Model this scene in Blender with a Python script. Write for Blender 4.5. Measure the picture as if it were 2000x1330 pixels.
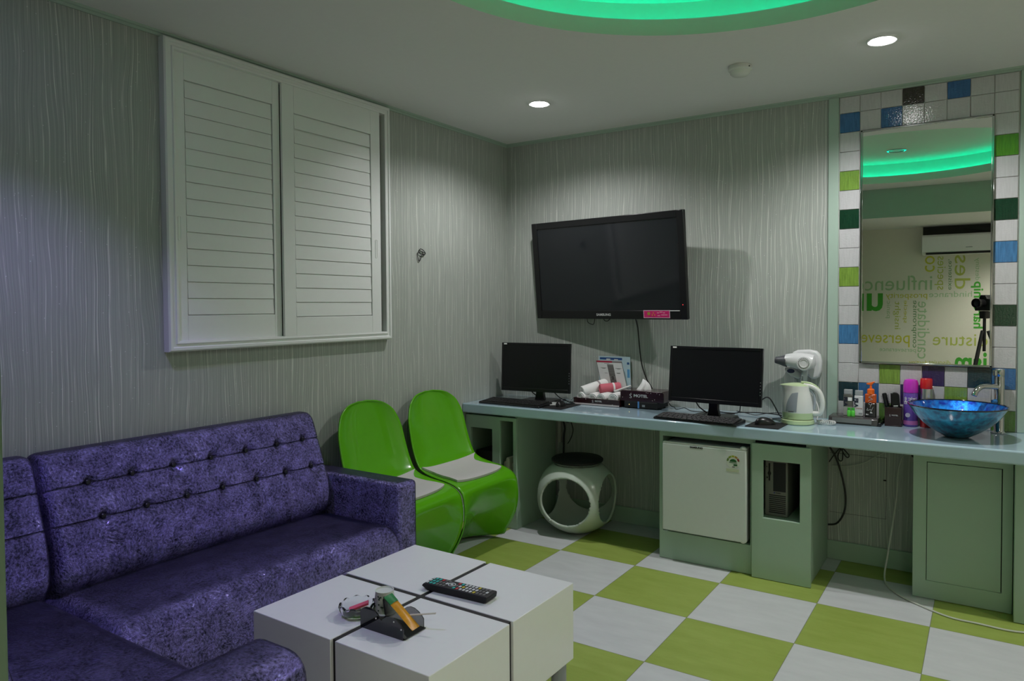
import bpy, bmesh, math, random
from mathutils import Vector, Matrix, Euler
random.seed(7)
PI = math.pi
S = bpy.context.scene
COL = S.collection
for o in list(bpy.data.objects): bpy.data.objects.remove(o)

# ------------------------------------------------------------------ camera
cam_d = bpy.data.cameras.new('camera'); cam = bpy.data.objects.new('camera', cam_d); COL.objects.link(cam)
CAM = Vector((2.7919, -4.0214, 1.3589)); YAW, PITCH, ROLL, FPX = 0.5644, -0.0270, -0.0055, 1389.48
_f = Vector((-math.sin(YAW)*math.cos(PITCH), math.cos(YAW)*math.cos(PITCH), math.sin(PITCH)))
_r0 = Vector((math.cos(YAW), math.sin(YAW), 0)); _u0 = _r0.cross(_f)
_r = _r0*math.cos(ROLL) + _u0*math.sin(ROLL); _u = -_r0*math.sin(ROLL) + _u0*math.cos(ROLL)
M = Matrix((_r, _u, -_f)).transposed().to_4x4(); M.translation = CAM
cam.matrix_world = M
cam_d.sensor_width = 36; cam_d.sensor_fit = 'HORIZONTAL'; cam_d.lens = FPX/2000*36
cam_d.shift_x = -50.52/2000; cam_d.shift_y = -30.89/2000
cam_d.clip_start = 0.02; cam_d.clip_end = 50
S.camera = cam

# ------------------------------------------------------------------ world, exposure, lamps
W = bpy.data.worlds.new('world'); S.world = W; W.use_nodes = True
W.node_tree.nodes['Background'].inputs[0].default_value = (0.02, 0.022, 0.025, 1)
W.node_tree.nodes['Background'].inputs[1].default_value = 0.15
S.view_settings.view_transform = 'Standard'; S.view_settings.look = 'None'
S.view_settings.exposure = -0.16; S.view_settings.gamma = 1; S.view_settings.use_curve_mapping = False
S.cycles.use_denoising = True
S.cycles.max_bounces = 8; S.cycles.diffuse_bounces = 5; S.cycles.glossy_bounces = 5; S.cycles.transmission_bounces = 6
S.cycles.sample_clamp_indirect = 4; S.cycles.caustics_reflective = False; S.cycles.caustics_refractive = False

CZ = 2.455          # ceiling height
# (x, y, z, watts, colour, label) for each recessed lamp, two unseen fill ones added
LAMPS = [
 (0.721, -0.725, CZ, 54, (1.0, 0.98, 0.99), 'lit round white downlight in the ceiling above the wall-mounted television corner'),
 (2.408, -0.725, CZ, 76, (1.0, 0.98, 0.99), 'lit round white downlight in the ceiling in front of the tiled mirror'),
 (0.62, -3.02, CZ, 46, (0.50, 0.43, 1.0), 'lit violet downlight above the inner corner of the velvet sofa'),
 (3.85, -0.9, CZ, 30, (1.0, 0.97, 0.88), 'added unseen fill downlight past the basin end of the ceiling'),  # unseen lamp, added so its bounce brightens the ceiling
 (3.85, -2.9, CZ, 6, (1.0, 0.97, 0.88), 'added unseen fill downlight on the ceiling behind the glowing ring'),  # second unseen lamp, added as weak fill from the right side
 (3.35, -3.95, 2.18, 90, (1.0, 0.96, 0.86), 'lit warm downlight in the low ceiling before the lettered wall'),
]
SPOT_ANG = math.radians(152)

# ------------------------------------------------------------------ materials
MATS = {}
def lin(c):
    return tuple(((v/255)/12.92 if v/255 <= .04045 else ((v/255+.055)/1.055)**2.4) for v in c)
def mat(name, col, rough=.5, metal=0.0, spec=.5, noise=0, nscale=40, bump=0, bscale=60, emit=None, estr=1, coat=0, sheen=0, alpha=1, trans=0, ior=1.45):
    if name in MATS: return MATS[name]
    m = bpy.data.materials.new(name); m.use_nodes = True; n = m.node_tree.nodes; l = m.node_tree.links
    b = n['Principled BSDF']
    b.inputs['Base Color'].default_value = (*col, 1); b.inputs['Roughness'].default_value = rough
    b.inputs['Metallic'].default_value = metal; b.inputs['Specular IOR Level'].default_value = spec
    b.inputs['Coat Weight'].default_value = coat; b.inputs['Sheen Weight'].default_value = sheen
    b.inputs['Transmission Weight'].default_value = trans; b.inputs['IOR'].default_value = ior; b.inputs['Alpha'].default_value = alpha
    tc = n.new('ShaderNodeTexCoord')
    nz = n.new('ShaderNodeTexNoise'); nz.inputs['Scale'].default_value = nscale; nz.inputs['Detail'].default_value = 4
    l.new(tc.outputs['Object'], nz.inputs['Vector'])
    mx = n.new('ShaderNodeMix'); mx.data_type = 'RGBA'; mx.blend_type = 'MULTIPLY'; mx.inputs[0].default_value = noise if noise else .04
    mx.inputs[6].default_value = (*col, 1); l.new(nz.outputs['Fac'], mx.inputs[7]); 
    mr = n.new('ShaderNodeMapRange'); mr.inputs['To Min'].default_value = .75; mr.inputs['To Max'].default_value = 1.25; mr.inputs['From Min'].default_value = .25; mr.inputs['From Max'].default_value = .75
    l.new(nz.outputs['Fac'], mr.inputs['Value']); l.new(mr.outputs[0], mx.inputs[7]); mx.clamp_result = False
    l.new(mx.outputs[2], b.inputs['Base Color'])
    if bump:
        n2 = n.new('ShaderNodeTexNoise'); n2.inputs['Scale'].default_value = bscale; n2.inputs['Detail'].default_value = 3
        l.new(tc.outputs['Object'], n2.inputs['Vector'])
        bp = n.new('ShaderNodeBump'); bp.inputs['Strength'].default_value = bump; bp.inputs['Distance'].default_value = .002
        l.new(n2.outputs['Fac'], bp.inputs['Height']); l.new(bp.outputs[0], b.inputs['Normal'])
    if emit:
        b.inputs['Emission Color'].default_value = (*emit, 1); b.inputs['Emission Strength'].default_value = estr
    MATS[name] = m; return m

def nodes_of(name):
    m = bpy.data.materials.new(name); m.use_nodes = True; MATS[name] = m
    return m, m.node_tree.nodes, m.node_tree.links, m.node_tree.nodes['Principled BSDF']
def math_node(n, l, op, a, b=None):
    x = n.new('ShaderNodeMath'); x.operation = op
    for i, v in enumerate((a, b)):
        if v is None: continue
        if isinstance(v, (int, float)): x.inputs[i].default_value = v
        else: l.new(v, x.inputs[i])
    return x.outputs[0]
def maprange(n, l, v, a, b, c=0.0, d=1.0):
    x = n.new('ShaderNodeMapRange'); l.new(v, x.inputs['Value'])
    for k, q in zip(('From Min', 'From Max', 'To Min', 'To Max'), (a, b, c, d)): x.inputs[k].default_value = q
    return x.outputs[0]
def mixcol(n, l, fac, c1, c2):
    x = n.new('ShaderNodeMix'); x.data_type = 'RGBA'
    if isinstance(fac, (int, float)): x.inputs[0].default_value = fac
    else: l.new(fac, x.inputs[0])
    for i, c in ((6, c1), (7, c2)):
        if isinstance(c, tuple): x.inputs[i].default_value = (*c, 1)
        else: l.new(c, x.inputs[i])
    return x.outputs[2]

def wallpaper():
    m, n, l, b = nodes_of('wavy_wallpaper')
    g = n.new('ShaderNodeNewGeometry'); sp = n.new('ShaderNodeSeparateXYZ'); l.new(g.outputs['Position'], sp.inputs[0])
    s = math_node(n, l, 'ADD', sp.outputs[0], sp.outputs[1])
    cv = n.new('ShaderNodeCombineXYZ'); l.new(s, cv.inputs[0]); l.new(math_node(n, l, 'MULTIPLY', sp.outputs[2], .30), cv.inputs[2])
    n1 = n.new('ShaderNodeTexNoise'); n1.inputs['Scale'].default_value = 7; n1.inputs['Detail'].default_value = 1; l.new(cv.outputs[0], n1.inputs['Vector'])
    s2 = math_node(n, l, 'ADD', s, math_node(n, l, 'MULTIPLY', n1.outputs['Fac'], .055))
    def lines(freq, width, soft):
        v = n.new('ShaderNodeTexVoronoi'); v.voronoi_dimensions = '1D'; v.inputs['Scale'].default_value = freq; l.new(s2, v.inputs['W'])
        return maprange(n, l, v.outputs['Distance'], width, width+soft, 1, 0), v
    bold, vb = lines(42, .02, .07)
    mid, vm = lines(120, .05, .2)
    fade = n.new('ShaderNodeTexNoise'); fade.inputs['Scale'].default_value = 5; cv2 = n.new('ShaderNodeCombineXYZ')
    l.new(math_node(n, l, 'MULTIPLY', s, 7), cv2.inputs[0]); l.new(sp.outputs[2], cv2.inputs[2]); l.new(cv2.outputs[0], fade.inputs['Vector'])
    fb = maprange(n, l, fade.outputs['Fac'], .38, .6)
    boldf = math_node(n, l, 'MULTIPLY', bold, fb)
    fine = n.new('ShaderNodeTexNoise'); fine.noise_dimensions = '1D'; fine.inputs['Scale'].default_value = 190; fine.inputs['Detail'].default_value = 1; l.new(s2, fine.inputs['W'])
    ff = maprange(n, l, fine.outputs['Fac'], .3, .7)
    c = mixcol(n, l, ff, lin((150, 156, 150)), lin((166, 171, 165)))
    c = mixcol(n, l, math_node(n, l, 'MULTIPLY', mid, .20), c, lin((206, 212, 202)))
    c = mixcol(n, l, math_node(n, l, 'MULTIPLY', boldf, .62), c, lin((232, 235, 226)))
    vs = n.new('ShaderNodeTexVoronoi'); vs.inputs['Scale'].default_value = 34; l.new(g.outputs['Position'], vs.inputs['Vector'])
    spk = maprange(n, l, vs.outputs['Distance'], .05, .07, 1, 0)
    c = mixcol(n, l, math_node(n, l, 'MULTIPLY', spk, .5), c, (.95, .97, .95))
    l.new(c, b.inputs['Base Color'])
    h = math_node(n, l, 'ADD', math_node(n, l, 'MULTIPLY', boldf, 1.0), math_node(n, l, 'ADD', math_node(n, l, 'MULTIPLY', mid, .4), math_node(n, l, 'MULTIPLY', ff, .35)))
    bp = n.new('ShaderNodeBump'); bp.inputs['Strength'].default_value = .5; bp.inputs['Distance'].default_value = .0015; l.new(h, bp.inputs['Height']); l.new(bp.outputs[0], b.inputs['Normal'])
    b.inputs['Roughness'].default_value = .55; b.inputs['Specular IOR Level'].default_value = .35
    return m
def floor_mat():
    m, n, l, b = nodes_of('checker_vinyl')
    g = n.new('ShaderNodeNewGeometry'); sp = n.new('ShaderNodeSeparateXYZ'); l.new(g.outputs['Position'], sp.inputs[0])
    u = math_node(n, l, 'DIVIDE', math_node(n, l, 'SUBTRACT', sp.outputs[0], 0.7977), .45)
    v = math_node(n, l, 'DIVIDE', math_node(n, l, 'SUBTRACT', sp.outputs[1], -0.648), .45)
    fu = math_node(n, l, 'FLOOR', u); fv = math_node(n, l, 'FLOOR', v)
    par = math_node(n, l, 'PINGPONG', math_node(n, l, 'ADD', fu, fv), 1)
    nz = n.new('ShaderNodeTexNoise'); nz.inputs['Scale'].default_value = 5; nz.inputs['Detail'].default_value = 8; nz.inputs['Roughness'].default_value = .65; 
    mp = n.new('ShaderNodeMapping'); mp.inputs['Scale'].default_value = (1, 3.5, 1); l.new(g.outputs['Position'], mp.inputs[0]); l.new(mp.outputs[0], nz.inputs['Vector'])
    ns = maprange(n, l, nz.outputs['Fac'], .3, .7)
    gr = mixcol(n, l, ns, (.250, .325, .060), (.310, .395, .090))
    wh = mixcol(n, l, ns, (.50, .515, .53), (.57, .585, .60))
    c = mixcol(n, l, par, gr, wh)
    def seam(t):
        f = math_node(n, l, 'FRACT', t); d = math_node(n, l, 'ABSOLUTE', math_node(n, l, 'SUBTRACT', f, .5))
        return maprange(n, l, d, .4965, .4975)
    sm = math_node(n, l, 'MAXIMUM', seam(u), seam(v))
    c = mixcol(n, l, math_node(n, l, 'MULTIPLY', sm, .75), c, (.12, .13, .10))
    l.new(c, b.inputs['Base Color']); b.inputs['Roughness'].default_value = .42; b.inputs['Specular IOR Level'].default_value = .35
    bp = n.new('ShaderNodeBump'); bp.inputs['Strength'].default_value = .25; bp.inputs['Distance'].default_value = .001; l.new(math_node(n, l, 'SUBTRACT', 1, sm), bp.inputs['Height']); l.new(bp.outputs[0], b.inputs['Normal'])
    return m
def velvet():
    m, n, l, b = nodes_of('crushed_velvet')
    tc = n.new('ShaderNodeTexCoord')
    nd = n.new('ShaderNodeTexNoise'); nd.inputs['Scale'].default_value = 5; nd.inputs['Detail'].default_value = 3; l.new(tc.outputs['Object'], nd.inputs['Vector'])
    va = n.new('ShaderNodeVectorMath'); va.operation = 'MULTIPLY_ADD'; l.new(nd.outputs['Color'], va.inputs[0]); va.inputs[1].default_value = (.10, .10, .10); l.new(tc.outputs['Object'], va.inputs[2])
    n1 = n.new('ShaderNodeTexNoise'); n1.inputs['Scale'].default_value = 120; n1.inputs['Detail'].default_value = 5; n1.inputs['Roughness'].default_value = .7; l.new(va.outputs[0], n1.inputs['Vector'])
    n2 = n.new('ShaderNodeTexNoise'); n2.inputs['Scale'].default_value = 17; n2.inputs['Detail'].default_value = 3; l.new(va.outputs[0], n2.inputs['Vector'])
    f = maprange(n, l, math_node(n, l, 'ADD', math_node(n, l, 'MULTIPLY', n1.outputs['Fac'], .72), math_node(n, l, 'MULTIPLY', n2.outputs['Fac'], .28)), .38, .62)
    c = mixcol(n, l, f, (.036, .034, .070), (.43, .375, .88))
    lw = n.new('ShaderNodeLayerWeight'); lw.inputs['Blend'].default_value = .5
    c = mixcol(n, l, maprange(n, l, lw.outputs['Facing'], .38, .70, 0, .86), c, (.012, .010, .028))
    l.new(c, b.inputs['Base Color'])
    b.inputs['Metallic'].default_value = .85; b.inputs['Roughness'].default_value = .34; b.inputs['Specular IOR Level'].default_value = .3
    bp = n.new('ShaderNodeBump'); bp.inputs['Strength'].default_value = .9; bp.inputs['Distance'].default_value = .004
    l.new(f, bp.inputs['Height']); l.new(bp.outputs[0], b.inputs['Normal'])
    return m
def blue_glass(name, ca, cb):
    m, n, l, b = nodes_of(name)
    tc = n.new('ShaderNodeTexCoord')
    n1 = n.new('ShaderNodeTexNoise'); n1.inputs['Scale'].default_value = 42; n1.inputs['Detail'].default_value = 6; l.new(tc.outputs['Object'], n1.inputs['Vector'])
    f = maprange(n, l, n1.outputs['Fac'], .35, .68)
    l.new(mixcol(n, l, f, ca, cb), b.inputs['Base Color'])
    b.inputs['Metallic'].default_value = .75; b.inputs['Roughness'].default_value = .38; b.inputs['Coat Weight'].default_value = 1; b.inputs['Coat Roughness'].default_value = .04
    bp = n.new('ShaderNodeBump'); bp.inputs['Strength'].default_value = .7; bp.inputs['Distance'].default_value = .003; l.new(n1.outputs['Fac'], bp.inputs['Height']); l.new(bp.outputs[0], b.inputs['Normal'])
    return m
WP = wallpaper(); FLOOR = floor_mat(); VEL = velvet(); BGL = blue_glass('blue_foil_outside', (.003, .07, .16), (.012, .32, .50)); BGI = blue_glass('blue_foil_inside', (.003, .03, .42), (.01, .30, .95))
CEIL = mat('ceiling_paint', (.80, .79, .80), .9, bump=.05)
DISH = mat('recess_paint', (.55, .60, .52), .9)
CREAM = mat('cream_paint', (.80, .77, .68), .8)
SAGE = mat('sage_paint', (.33, .45, .35), .42, bump=.06, bscale=90, noise=.06, nscale=12)
MOLD = mat('mint_moulding', (.36, .47, .40), .45)
WHITE = mat('white_lacquer', (.76, .77, .77), .28, coat=.2)
SHUT = mat('shutter_paint', (.76, .78, .77), .33)
BLK = mat('black_plastic', (.006, .006, .007), .28)
BLKM = mat('matt_black', (.008, .008, .009), .6)
SCR = mat('dark_screen', (.012, .014, .017), .08, spec=.5)
MSCR = mat('matt_screen', (.004, .004, .005), .35)
CTOP = mat('worktop_resin', (.38, .52, .60), .10, coat=.6, spec=.6)
GREEN = mat('glossy_green_plastic', (.095, .37, .006), .22, coat=.35)
PADM = mat('grey_pad_fabric', (.50, .48, .48), .8, bump=.2, bscale=300)
CHROME = mat('chrome', (.50, .51, .52), .08, metal=1)
STEEL = mat('brushed_steel', (.55, .55, .54), .3, metal=1)
MIRR = mat('mirror_silver', (.86, .88, .87), .0, metal=1)
BURG = mat('dark_wine_plastic', (.022, .006, .008), .25, coat=.5)
TOWEL = mat('white_towel', (.72, .72, .71), .95, bump=.6, bscale=400)
PINK = mat('pink_towel', (.55, .13, .17), .95, bump=.6, bscale=400)
SILV = mat('silver_print', (.55, .55, .56), .4, metal=.3)
PRINTW = mat('white_print', (.8, .8, .8), .5)
PRINTK = mat('black_print', (.02, .02, .02), .5)
KETW = mat('kettle_white', (.70, .71, .68), .3, coat=.3)
KETG = mat('kettle_green', (.46, .58, .33), .3, coat=.3)
GREYP = mat('grey_plastic', (.28, .30, .32), .35)
LIGHTP = mat('pale_plastic', (.62, .63, .62), .35)
CABLE = mat('black_cable', (.01, .01, .01), .45)
WCABLE = mat('white_cable', (.5, .52, .46), .45)
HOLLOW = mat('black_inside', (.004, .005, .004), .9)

# ------------------------------------------------------------------ mesh helpers
class B:
    def __init__(s): s.bm = bmesh.new()
    def _mat(s, verts, mi):
        for f in {f for v in verts for f in v.link_faces}: f.material_index = mi
    def box(s, x0, x1, y0, y1, z0, z1, mi=0, rot=None, piv=None):
        r = bmesh.ops.create_cube(s.bm, size=1)['verts']
        c = Vector(((x0+x1)/2, (y0+y1)/2, (z0+z1)/2))
        for v in r: v.co = Vector((v.co.x*(x1-x0), v.co.y*(y1-y0), v.co.z*(z1-z0)))+c
        if rot is not None:
            p = Vector(piv) if piv is not None else c; R = Euler(rot).to_matrix()
            for v in r: v.co = R @ (v.co-p)+p
        if mi: s._mat(r, mi)
        return s
    def cyl(s, p0, p1, r0, r1=None, seg=24, mi=0, caps=True):
        p0, p1 = Vector(p0), Vector(p1); d = p1-p0; r1 = r0 if r1 is None else r1
        q = d.to_track_quat('Z', 'Y').to_matrix()
        rings = []
        for p, r in ((p0, r0), (p1, r1)):
            rings.append([s.bm.verts.new(p+q @ Vector((math.cos(2*PI*i/seg)*r, math.sin(2*PI*i/seg)*r, 0))) for i in range(seg)])
        for i in range(seg):
            f = s.bm.faces.new((rings[0][i], rings[0][(i+1) % seg], rings[1][(i+1) % seg], rings[1][i])); f.material_index = mi
        if caps:
            f = s.bm.faces.new(rings[0][::-1]); f.material_index = mi; f = s.bm.faces.new(rings[1]); f.material_index = mi
        return s
    def lathe(s, prof, c=(0, 0, 0), seg=40, mi=0, ax='z'):
        c = Vector(c); rings = []
        for r, z in prof:
            if r < 1e-6:
                p = [(0, 0, z)]
            else: p = [(r*math.cos(2*PI*i/seg), r*math.sin(2*PI*i/seg), z) for i in range(seg)]
            if ax == 'y': p = [(a, -k, bb) for a, bb, k in p]
            if ax == 'x': p = [(k, a, bb) for a, bb, k in p]
            rings.append([s.bm.verts.new(Vector(q)+c) for q in p])
        for a, b in zip(rings, rings[1:]):
            for i in range(seg):
                j = (i+1) % seg
                if len(a) == 1 and len(b) == 1: break
                if len(a) == 1: f = s.bm.faces.new((a[0], b[j], b[i]))
                elif len(b) == 1: f = s.bm.faces.new((a[i], a[j], b[0]))
                else: f = s.bm.faces.new((a[i], a[j], b[j], b[i]))
                f.material_index = mi
        return s
    def tube(s, pts, r, seg=8, closed=False, sub=6, mi=0, rfun=None):
        P = [Vector(p) for p in pts]; n = len(P); out = []
        rng = range(n if closed else n-1)
        for i in rng:
            p0 = P[(i-1) % n] if (closed or i > 0) else P[0]; p1 = P[i]; p2 = P[(i+1) % n]; p3 = P[(i+2) % n] if (closed or i+2 < n) else P[-1]
            for k in range(sub):
                t = k/sub
                out.append(.5*((2*p1)+(-p0+p2)*t+(2*p0-5*p1+4*p2-p3)*t*t+(-p0+3*p1-3*p2+p3)*t**3))
        if not closed: out.append(P[-1])
        rings = []; up = Vector((0, 0, 1)); N = len(out)
        prev = None
        for i, p in enumerate(out):
            a = out[(i-1) % N] if (closed or i > 0) else out[0]; b = out[(i+1) % N] if (closed or i < N-1) else out[-1]
            t = (b-a).normalized() if (b-a).length > 1e-9 else Vector((1, 0, 0))
            if prev is None:
                u = t.orthogonal().normalized()
            else:
                u = (prev-t*prev.dot(t)); u = u.normalized() if u.length > 1e-6 else t.orthogonal().normalized()
            prev = u; w = t.cross(u); rr = r if rfun is None else r*rfun(i/(N-1))
            rings.append([s.bm.verts.new(p+(u*math.cos(2*PI*k/seg)+w*math.sin(2*PI*k/seg))*rr) for k in range(seg)])
        m = N if closed else N-1
        for i in range(m):
            a, b = rings[i], rings[(i+1) % N]
            for k in range(seg):
                f = s.bm.faces.new((a[k], a[(k+1) % seg], b[(k+1) % seg], b[k])); f.material_index = mi
        if not closed:
            s.bm.faces.new(rings[0][::-1]).material_index = mi; s.bm.faces.new(rings[-1]).material_index = mi
        return s
    def prism(s, pts, ax, a, b, mi=0):
        def P(u, v, w): return {'x': (w, u, v), 'y': (u, w, v), 'z': (u, v, w)}[ax]
        A = [s.bm.verts.new(P(u, v, a)) for u, v in pts]; Bv = [s.bm.verts.new(P(u, v, b)) for u, v in pts]
        n = len(pts)
        fs = [s.bm.faces.new(A[::-1]), s.bm.faces.new(Bv)]
        for i in range(n): fs.append(s.bm.faces.new((A[i], A[(i+1) % n], Bv[(i+1) % n], Bv[i])))
        for f in fs: f.material_index = mi
        return s
    def grid(s, fn, nu, nv, mi=0, cu=False):
        V = [[s.bm.verts.new(fn(i/nu, j/nv)) for j in range(nv+1)] for i in range(nu+(0 if cu else 1))]
        for i in range(nu):
            for j in range(nv):
                a = V[i]; b = V[(i+1) % len(V)]
                f = s.bm.faces.new((a[j], b[j], b[j+1], a[j+1])); f.material_index = mi
        return s
    def quad(s, *p, mi=0):
        f = s.bm.faces.new([s.bm.verts.new(q) for q in p]); f.material_index = mi; return s
    def mk(s, name, mats, parent=None, bevel=0, bseg=2, smooth=None, loc=None, rot=None, subsurf=0, solid=0, fix=True, off=-1):
        if fix: bmesh.ops.recalc_face_normals(s.bm, faces=s.bm.faces)
        me = bpy.data.meshes.new(name); s.bm.to_mesh(me); s.bm.free()
        for m in (mats if isinstance(mats, (list, tuple)) else [mats]): me.materials.append(m)
        o = bpy.data.objects.new(name, me); COL.objects.link(o)
        if parent: o.parent = parent
        if loc: o.location = loc
        if rot: o.rotation_euler = rot
        if solid:
            d = o.modifiers.new('solid', 'SOLIDIFY'); d.thickness = solid; d.offset = off
        if bevel:
            d = o.modifiers.new('bevel', 'BEVEL'); d.width = bevel; d.segments = bseg; d.limit_method = 'ANGLE'; d.angle_limit = math.radians(40)
        if subsurf:
            d = o.modifiers.new('sub', 'SUBSURF'); d.levels = subsurf; d.render_levels = subsurf
        if smooth or smooth is None:
            ang = 40 if smooth is None or smooth is True else smooth
            me.shade_smooth()
            try: me.set_sharp_from_angle(angle=math.radians(ang))
            except Exception: pass
        return o
def thing(name, label, cat, loc=(0, 0, 0), rotz=0, group=None, rot=None):
    o = bpy.data.objects.new(name, None); COL.objects.link(o); o.location = loc; o.rotation_euler = rot or (0, 0, rotz)
    o.empty_display_size = .05
    o['label'] = label; o['category'] = cat
    if group: o['group'] = group
    return o
def tag(o, label, cat, group=None):
    o['label'] = label; o['category'] = cat
    if group: o['group'] = group
    return o
def struct(o): o['kind'] = 'structure'; return o
def text(name, s, size, m, parent=None, loc=(0, 0, 0), rot=(PI/2, 0, 0), ext=.0004, align='CENTER', xs=1.0, bold=0.0):
    c = bpy.data.curves.new(name, 'FONT'); c.body = s; c.size = size; c.extrude = ext; c.align_x = align; c.align_y = 'CENTER'; c.offset = bold
    c.resolution_u = 3
    t = bpy.data.objects.new('tmp', c); COL.objects.link(t)
    me = bpy.data.meshes.new_from_object(t.evaluated_get(bpy.context.evaluated_depsgraph_get()))
    bpy.data.objects.remove(t); me.name = name; me.materials.clear(); me.materials.append(m)
    o = bpy.data.objects.new(name, me); COL.objects.link(o); o.location = loc; o.rotation_euler = rot; o.scale = (xs, 1, 1)
    if parent: o.parent = parent
    return o
def copy_tree(o, parent=None):
    c = o.copy(); COL.objects.link(c)
    if parent: c.parent = parent
    for ch in o.children: copy_tree(ch, c)
    return c
def rrect(x0, x1, y0, y1, r, n=6):
    out = []
    for cx, cy, a in ((x1-r, y0+r, -90), (x1-r, y1-r, 0), (x0+r, y1-r, 90), (x0+r, y0+r, 180)):
        for k in range(n+1):
            t = math.radians(a+90*k/n); out.append((cx+r*math.cos(t), cy+r*math.sin(t)))
    return out

# ------------------------------------------------------------------ room shell
XR, YF, YB, ZL = 4.40, -3.57, -4.75, 2.18      # right wall, beam line, far wall behind camera, low ceiling
struct(B().box(-.15, XR+.15, YB-.15, .15, -.1, 0).mk('floor', FLOOR, smooth=False))
struct(B().box(-.15, 0, YB-.15, .15, 0, CZ+.4).mk('wall_left', WP, smooth=False))
struct(B().box(0, XR, 0, .15, 0, CZ+.4).mk('wall_back', WP, smooth=False))
struct(B().box(XR, XR+.15, YB-.15, .15, 0, CZ+.4).mk('wall_right', CREAM, smooth=False))
struct(B().box(0, XR, YB-.15, YB, 0, CZ).mk('wall_front', CREAM, smooth=False))
struct(B().box(0, 1.59, YB+.002, YF, 0, ZL).mk('wall_partition', mat('shaded_sage', (.12, .18, .12), .5), smooth=False, bevel=.004))  # darker than the other sage: shade on this wall edge put into colour
# ceiling slab with the round opening
CX, CY, CR = 2.19, -2.185, 1.055
b = B(); n = 96; ring = []; outer = []
for i in range(n):
    a = 2*PI*i/n; dx, dy = math.cos(a), math.sin(a)
    ring.append((CX+CR*dx, CY+CR*dy))
    t = min((XR-CX)/dx if dx > 1e-9 else 1e9, (0-CX)/dx if dx < -1e-9 else 1e9, (0-CY)/dy if dy > 1e-9 else 1e9, (YF-CY)/dy if dy < -1e-9 else 1e9)
    outer.append((CX+t*dx, CY+t*dy))
vr = [b.bm.verts.new((x, y, CZ)) for x, y in ring]; vo = [b.bm.verts.new((x, y, CZ)) for x, y in outer]
for i in range(n):
    j = (i+1) % n
    b.bm.faces.new((vr[i], vr[j], vo[j], vo[i]))
for cx, cy in ((0, 0), (XR, 0), (0, YF), (XR, YF)):
    # close the triangles left at the corners
    i = min(range(n), key=lambda k: abs(math.atan2(cy-CY, cx-CX) % (2*PI)-2*PI*k/n))
    for k in (i-1, i, i+1):
        p, q = outer[k % n], outer[(k+1) % n]
        if abs(p[0]-q[0]) > 1e-6 and abs(p[1]-q[1]) > 1e-6:
            b.bm.faces.new((vo[k % n], vo[(k+1) % n], b.bm.verts.new((cx, cy, CZ))))
struct(b.mk('ceiling', CEIL, smooth=False, fix=False))
# cove: thin upstand, hidden trough, outer wall and upper dish
ZT = 2.52
b = B(); b.lathe([(CR, CZ), (CR, ZT), (CR+.015, ZT), (CR+.015, CZ+.055), (CR+.17, CZ+.055), (CR+.17, CZ+.20), (0, CZ+.205)], (CX, CY, 0), seg=128)
struct(b.mk('ceiling_recess', DISH))
COVE = mat('green_led', (0, .5, .15), .5, emit=(0.0, 1.0, .60), estr=14)
b = B(); b.tube([(CX+(CR+.150)*math.cos(2*PI*i/64), CY+(CR+.150)*math.sin(2*PI*i/64), CZ+.066) for i in range(64)], .008, seg=6, closed=True, sub=1)
tag(b.mk('led_strip', COVE), 'green glowing light strip inside the round ceiling recess', 'light strip')
# beam and low ceiling behind the camera
b = B(); b.box(0, XR, YB, YF, ZL, CZ+.01)
struct(b.mk('ceiling_low', [CEIL], smooth=False))
struct(B().box(0, XR, YF, YF+.006, ZL, CZ).mk('trim_beam', SAGE, smooth=False))
# mouldings at the ceiling, stepped
mp = [(0, CZ), (0, CZ-.020), (.006, CZ-.020), (.008, CZ-.010), (.014, CZ-.008), (.018, CZ)]
struct(B().prism([(x, z) for x, z in mp], 'y', YF, -.001).mk('trim_1', MOLD, smooth=False))
struct(B().prism([(-x, z) for x, z in mp], 'x', 0, XR).mk('trim_2', MOLD, smooth=False))
struct(B().box(0, .012, YF, 0, 0, .10).mk('baseboard_left', SAGE, bevel=.003))
struct(B().box(.0, XR, -.013, -.001, 0, .10).mk('baseboard_back', SAGE, bevel=.003))

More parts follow.
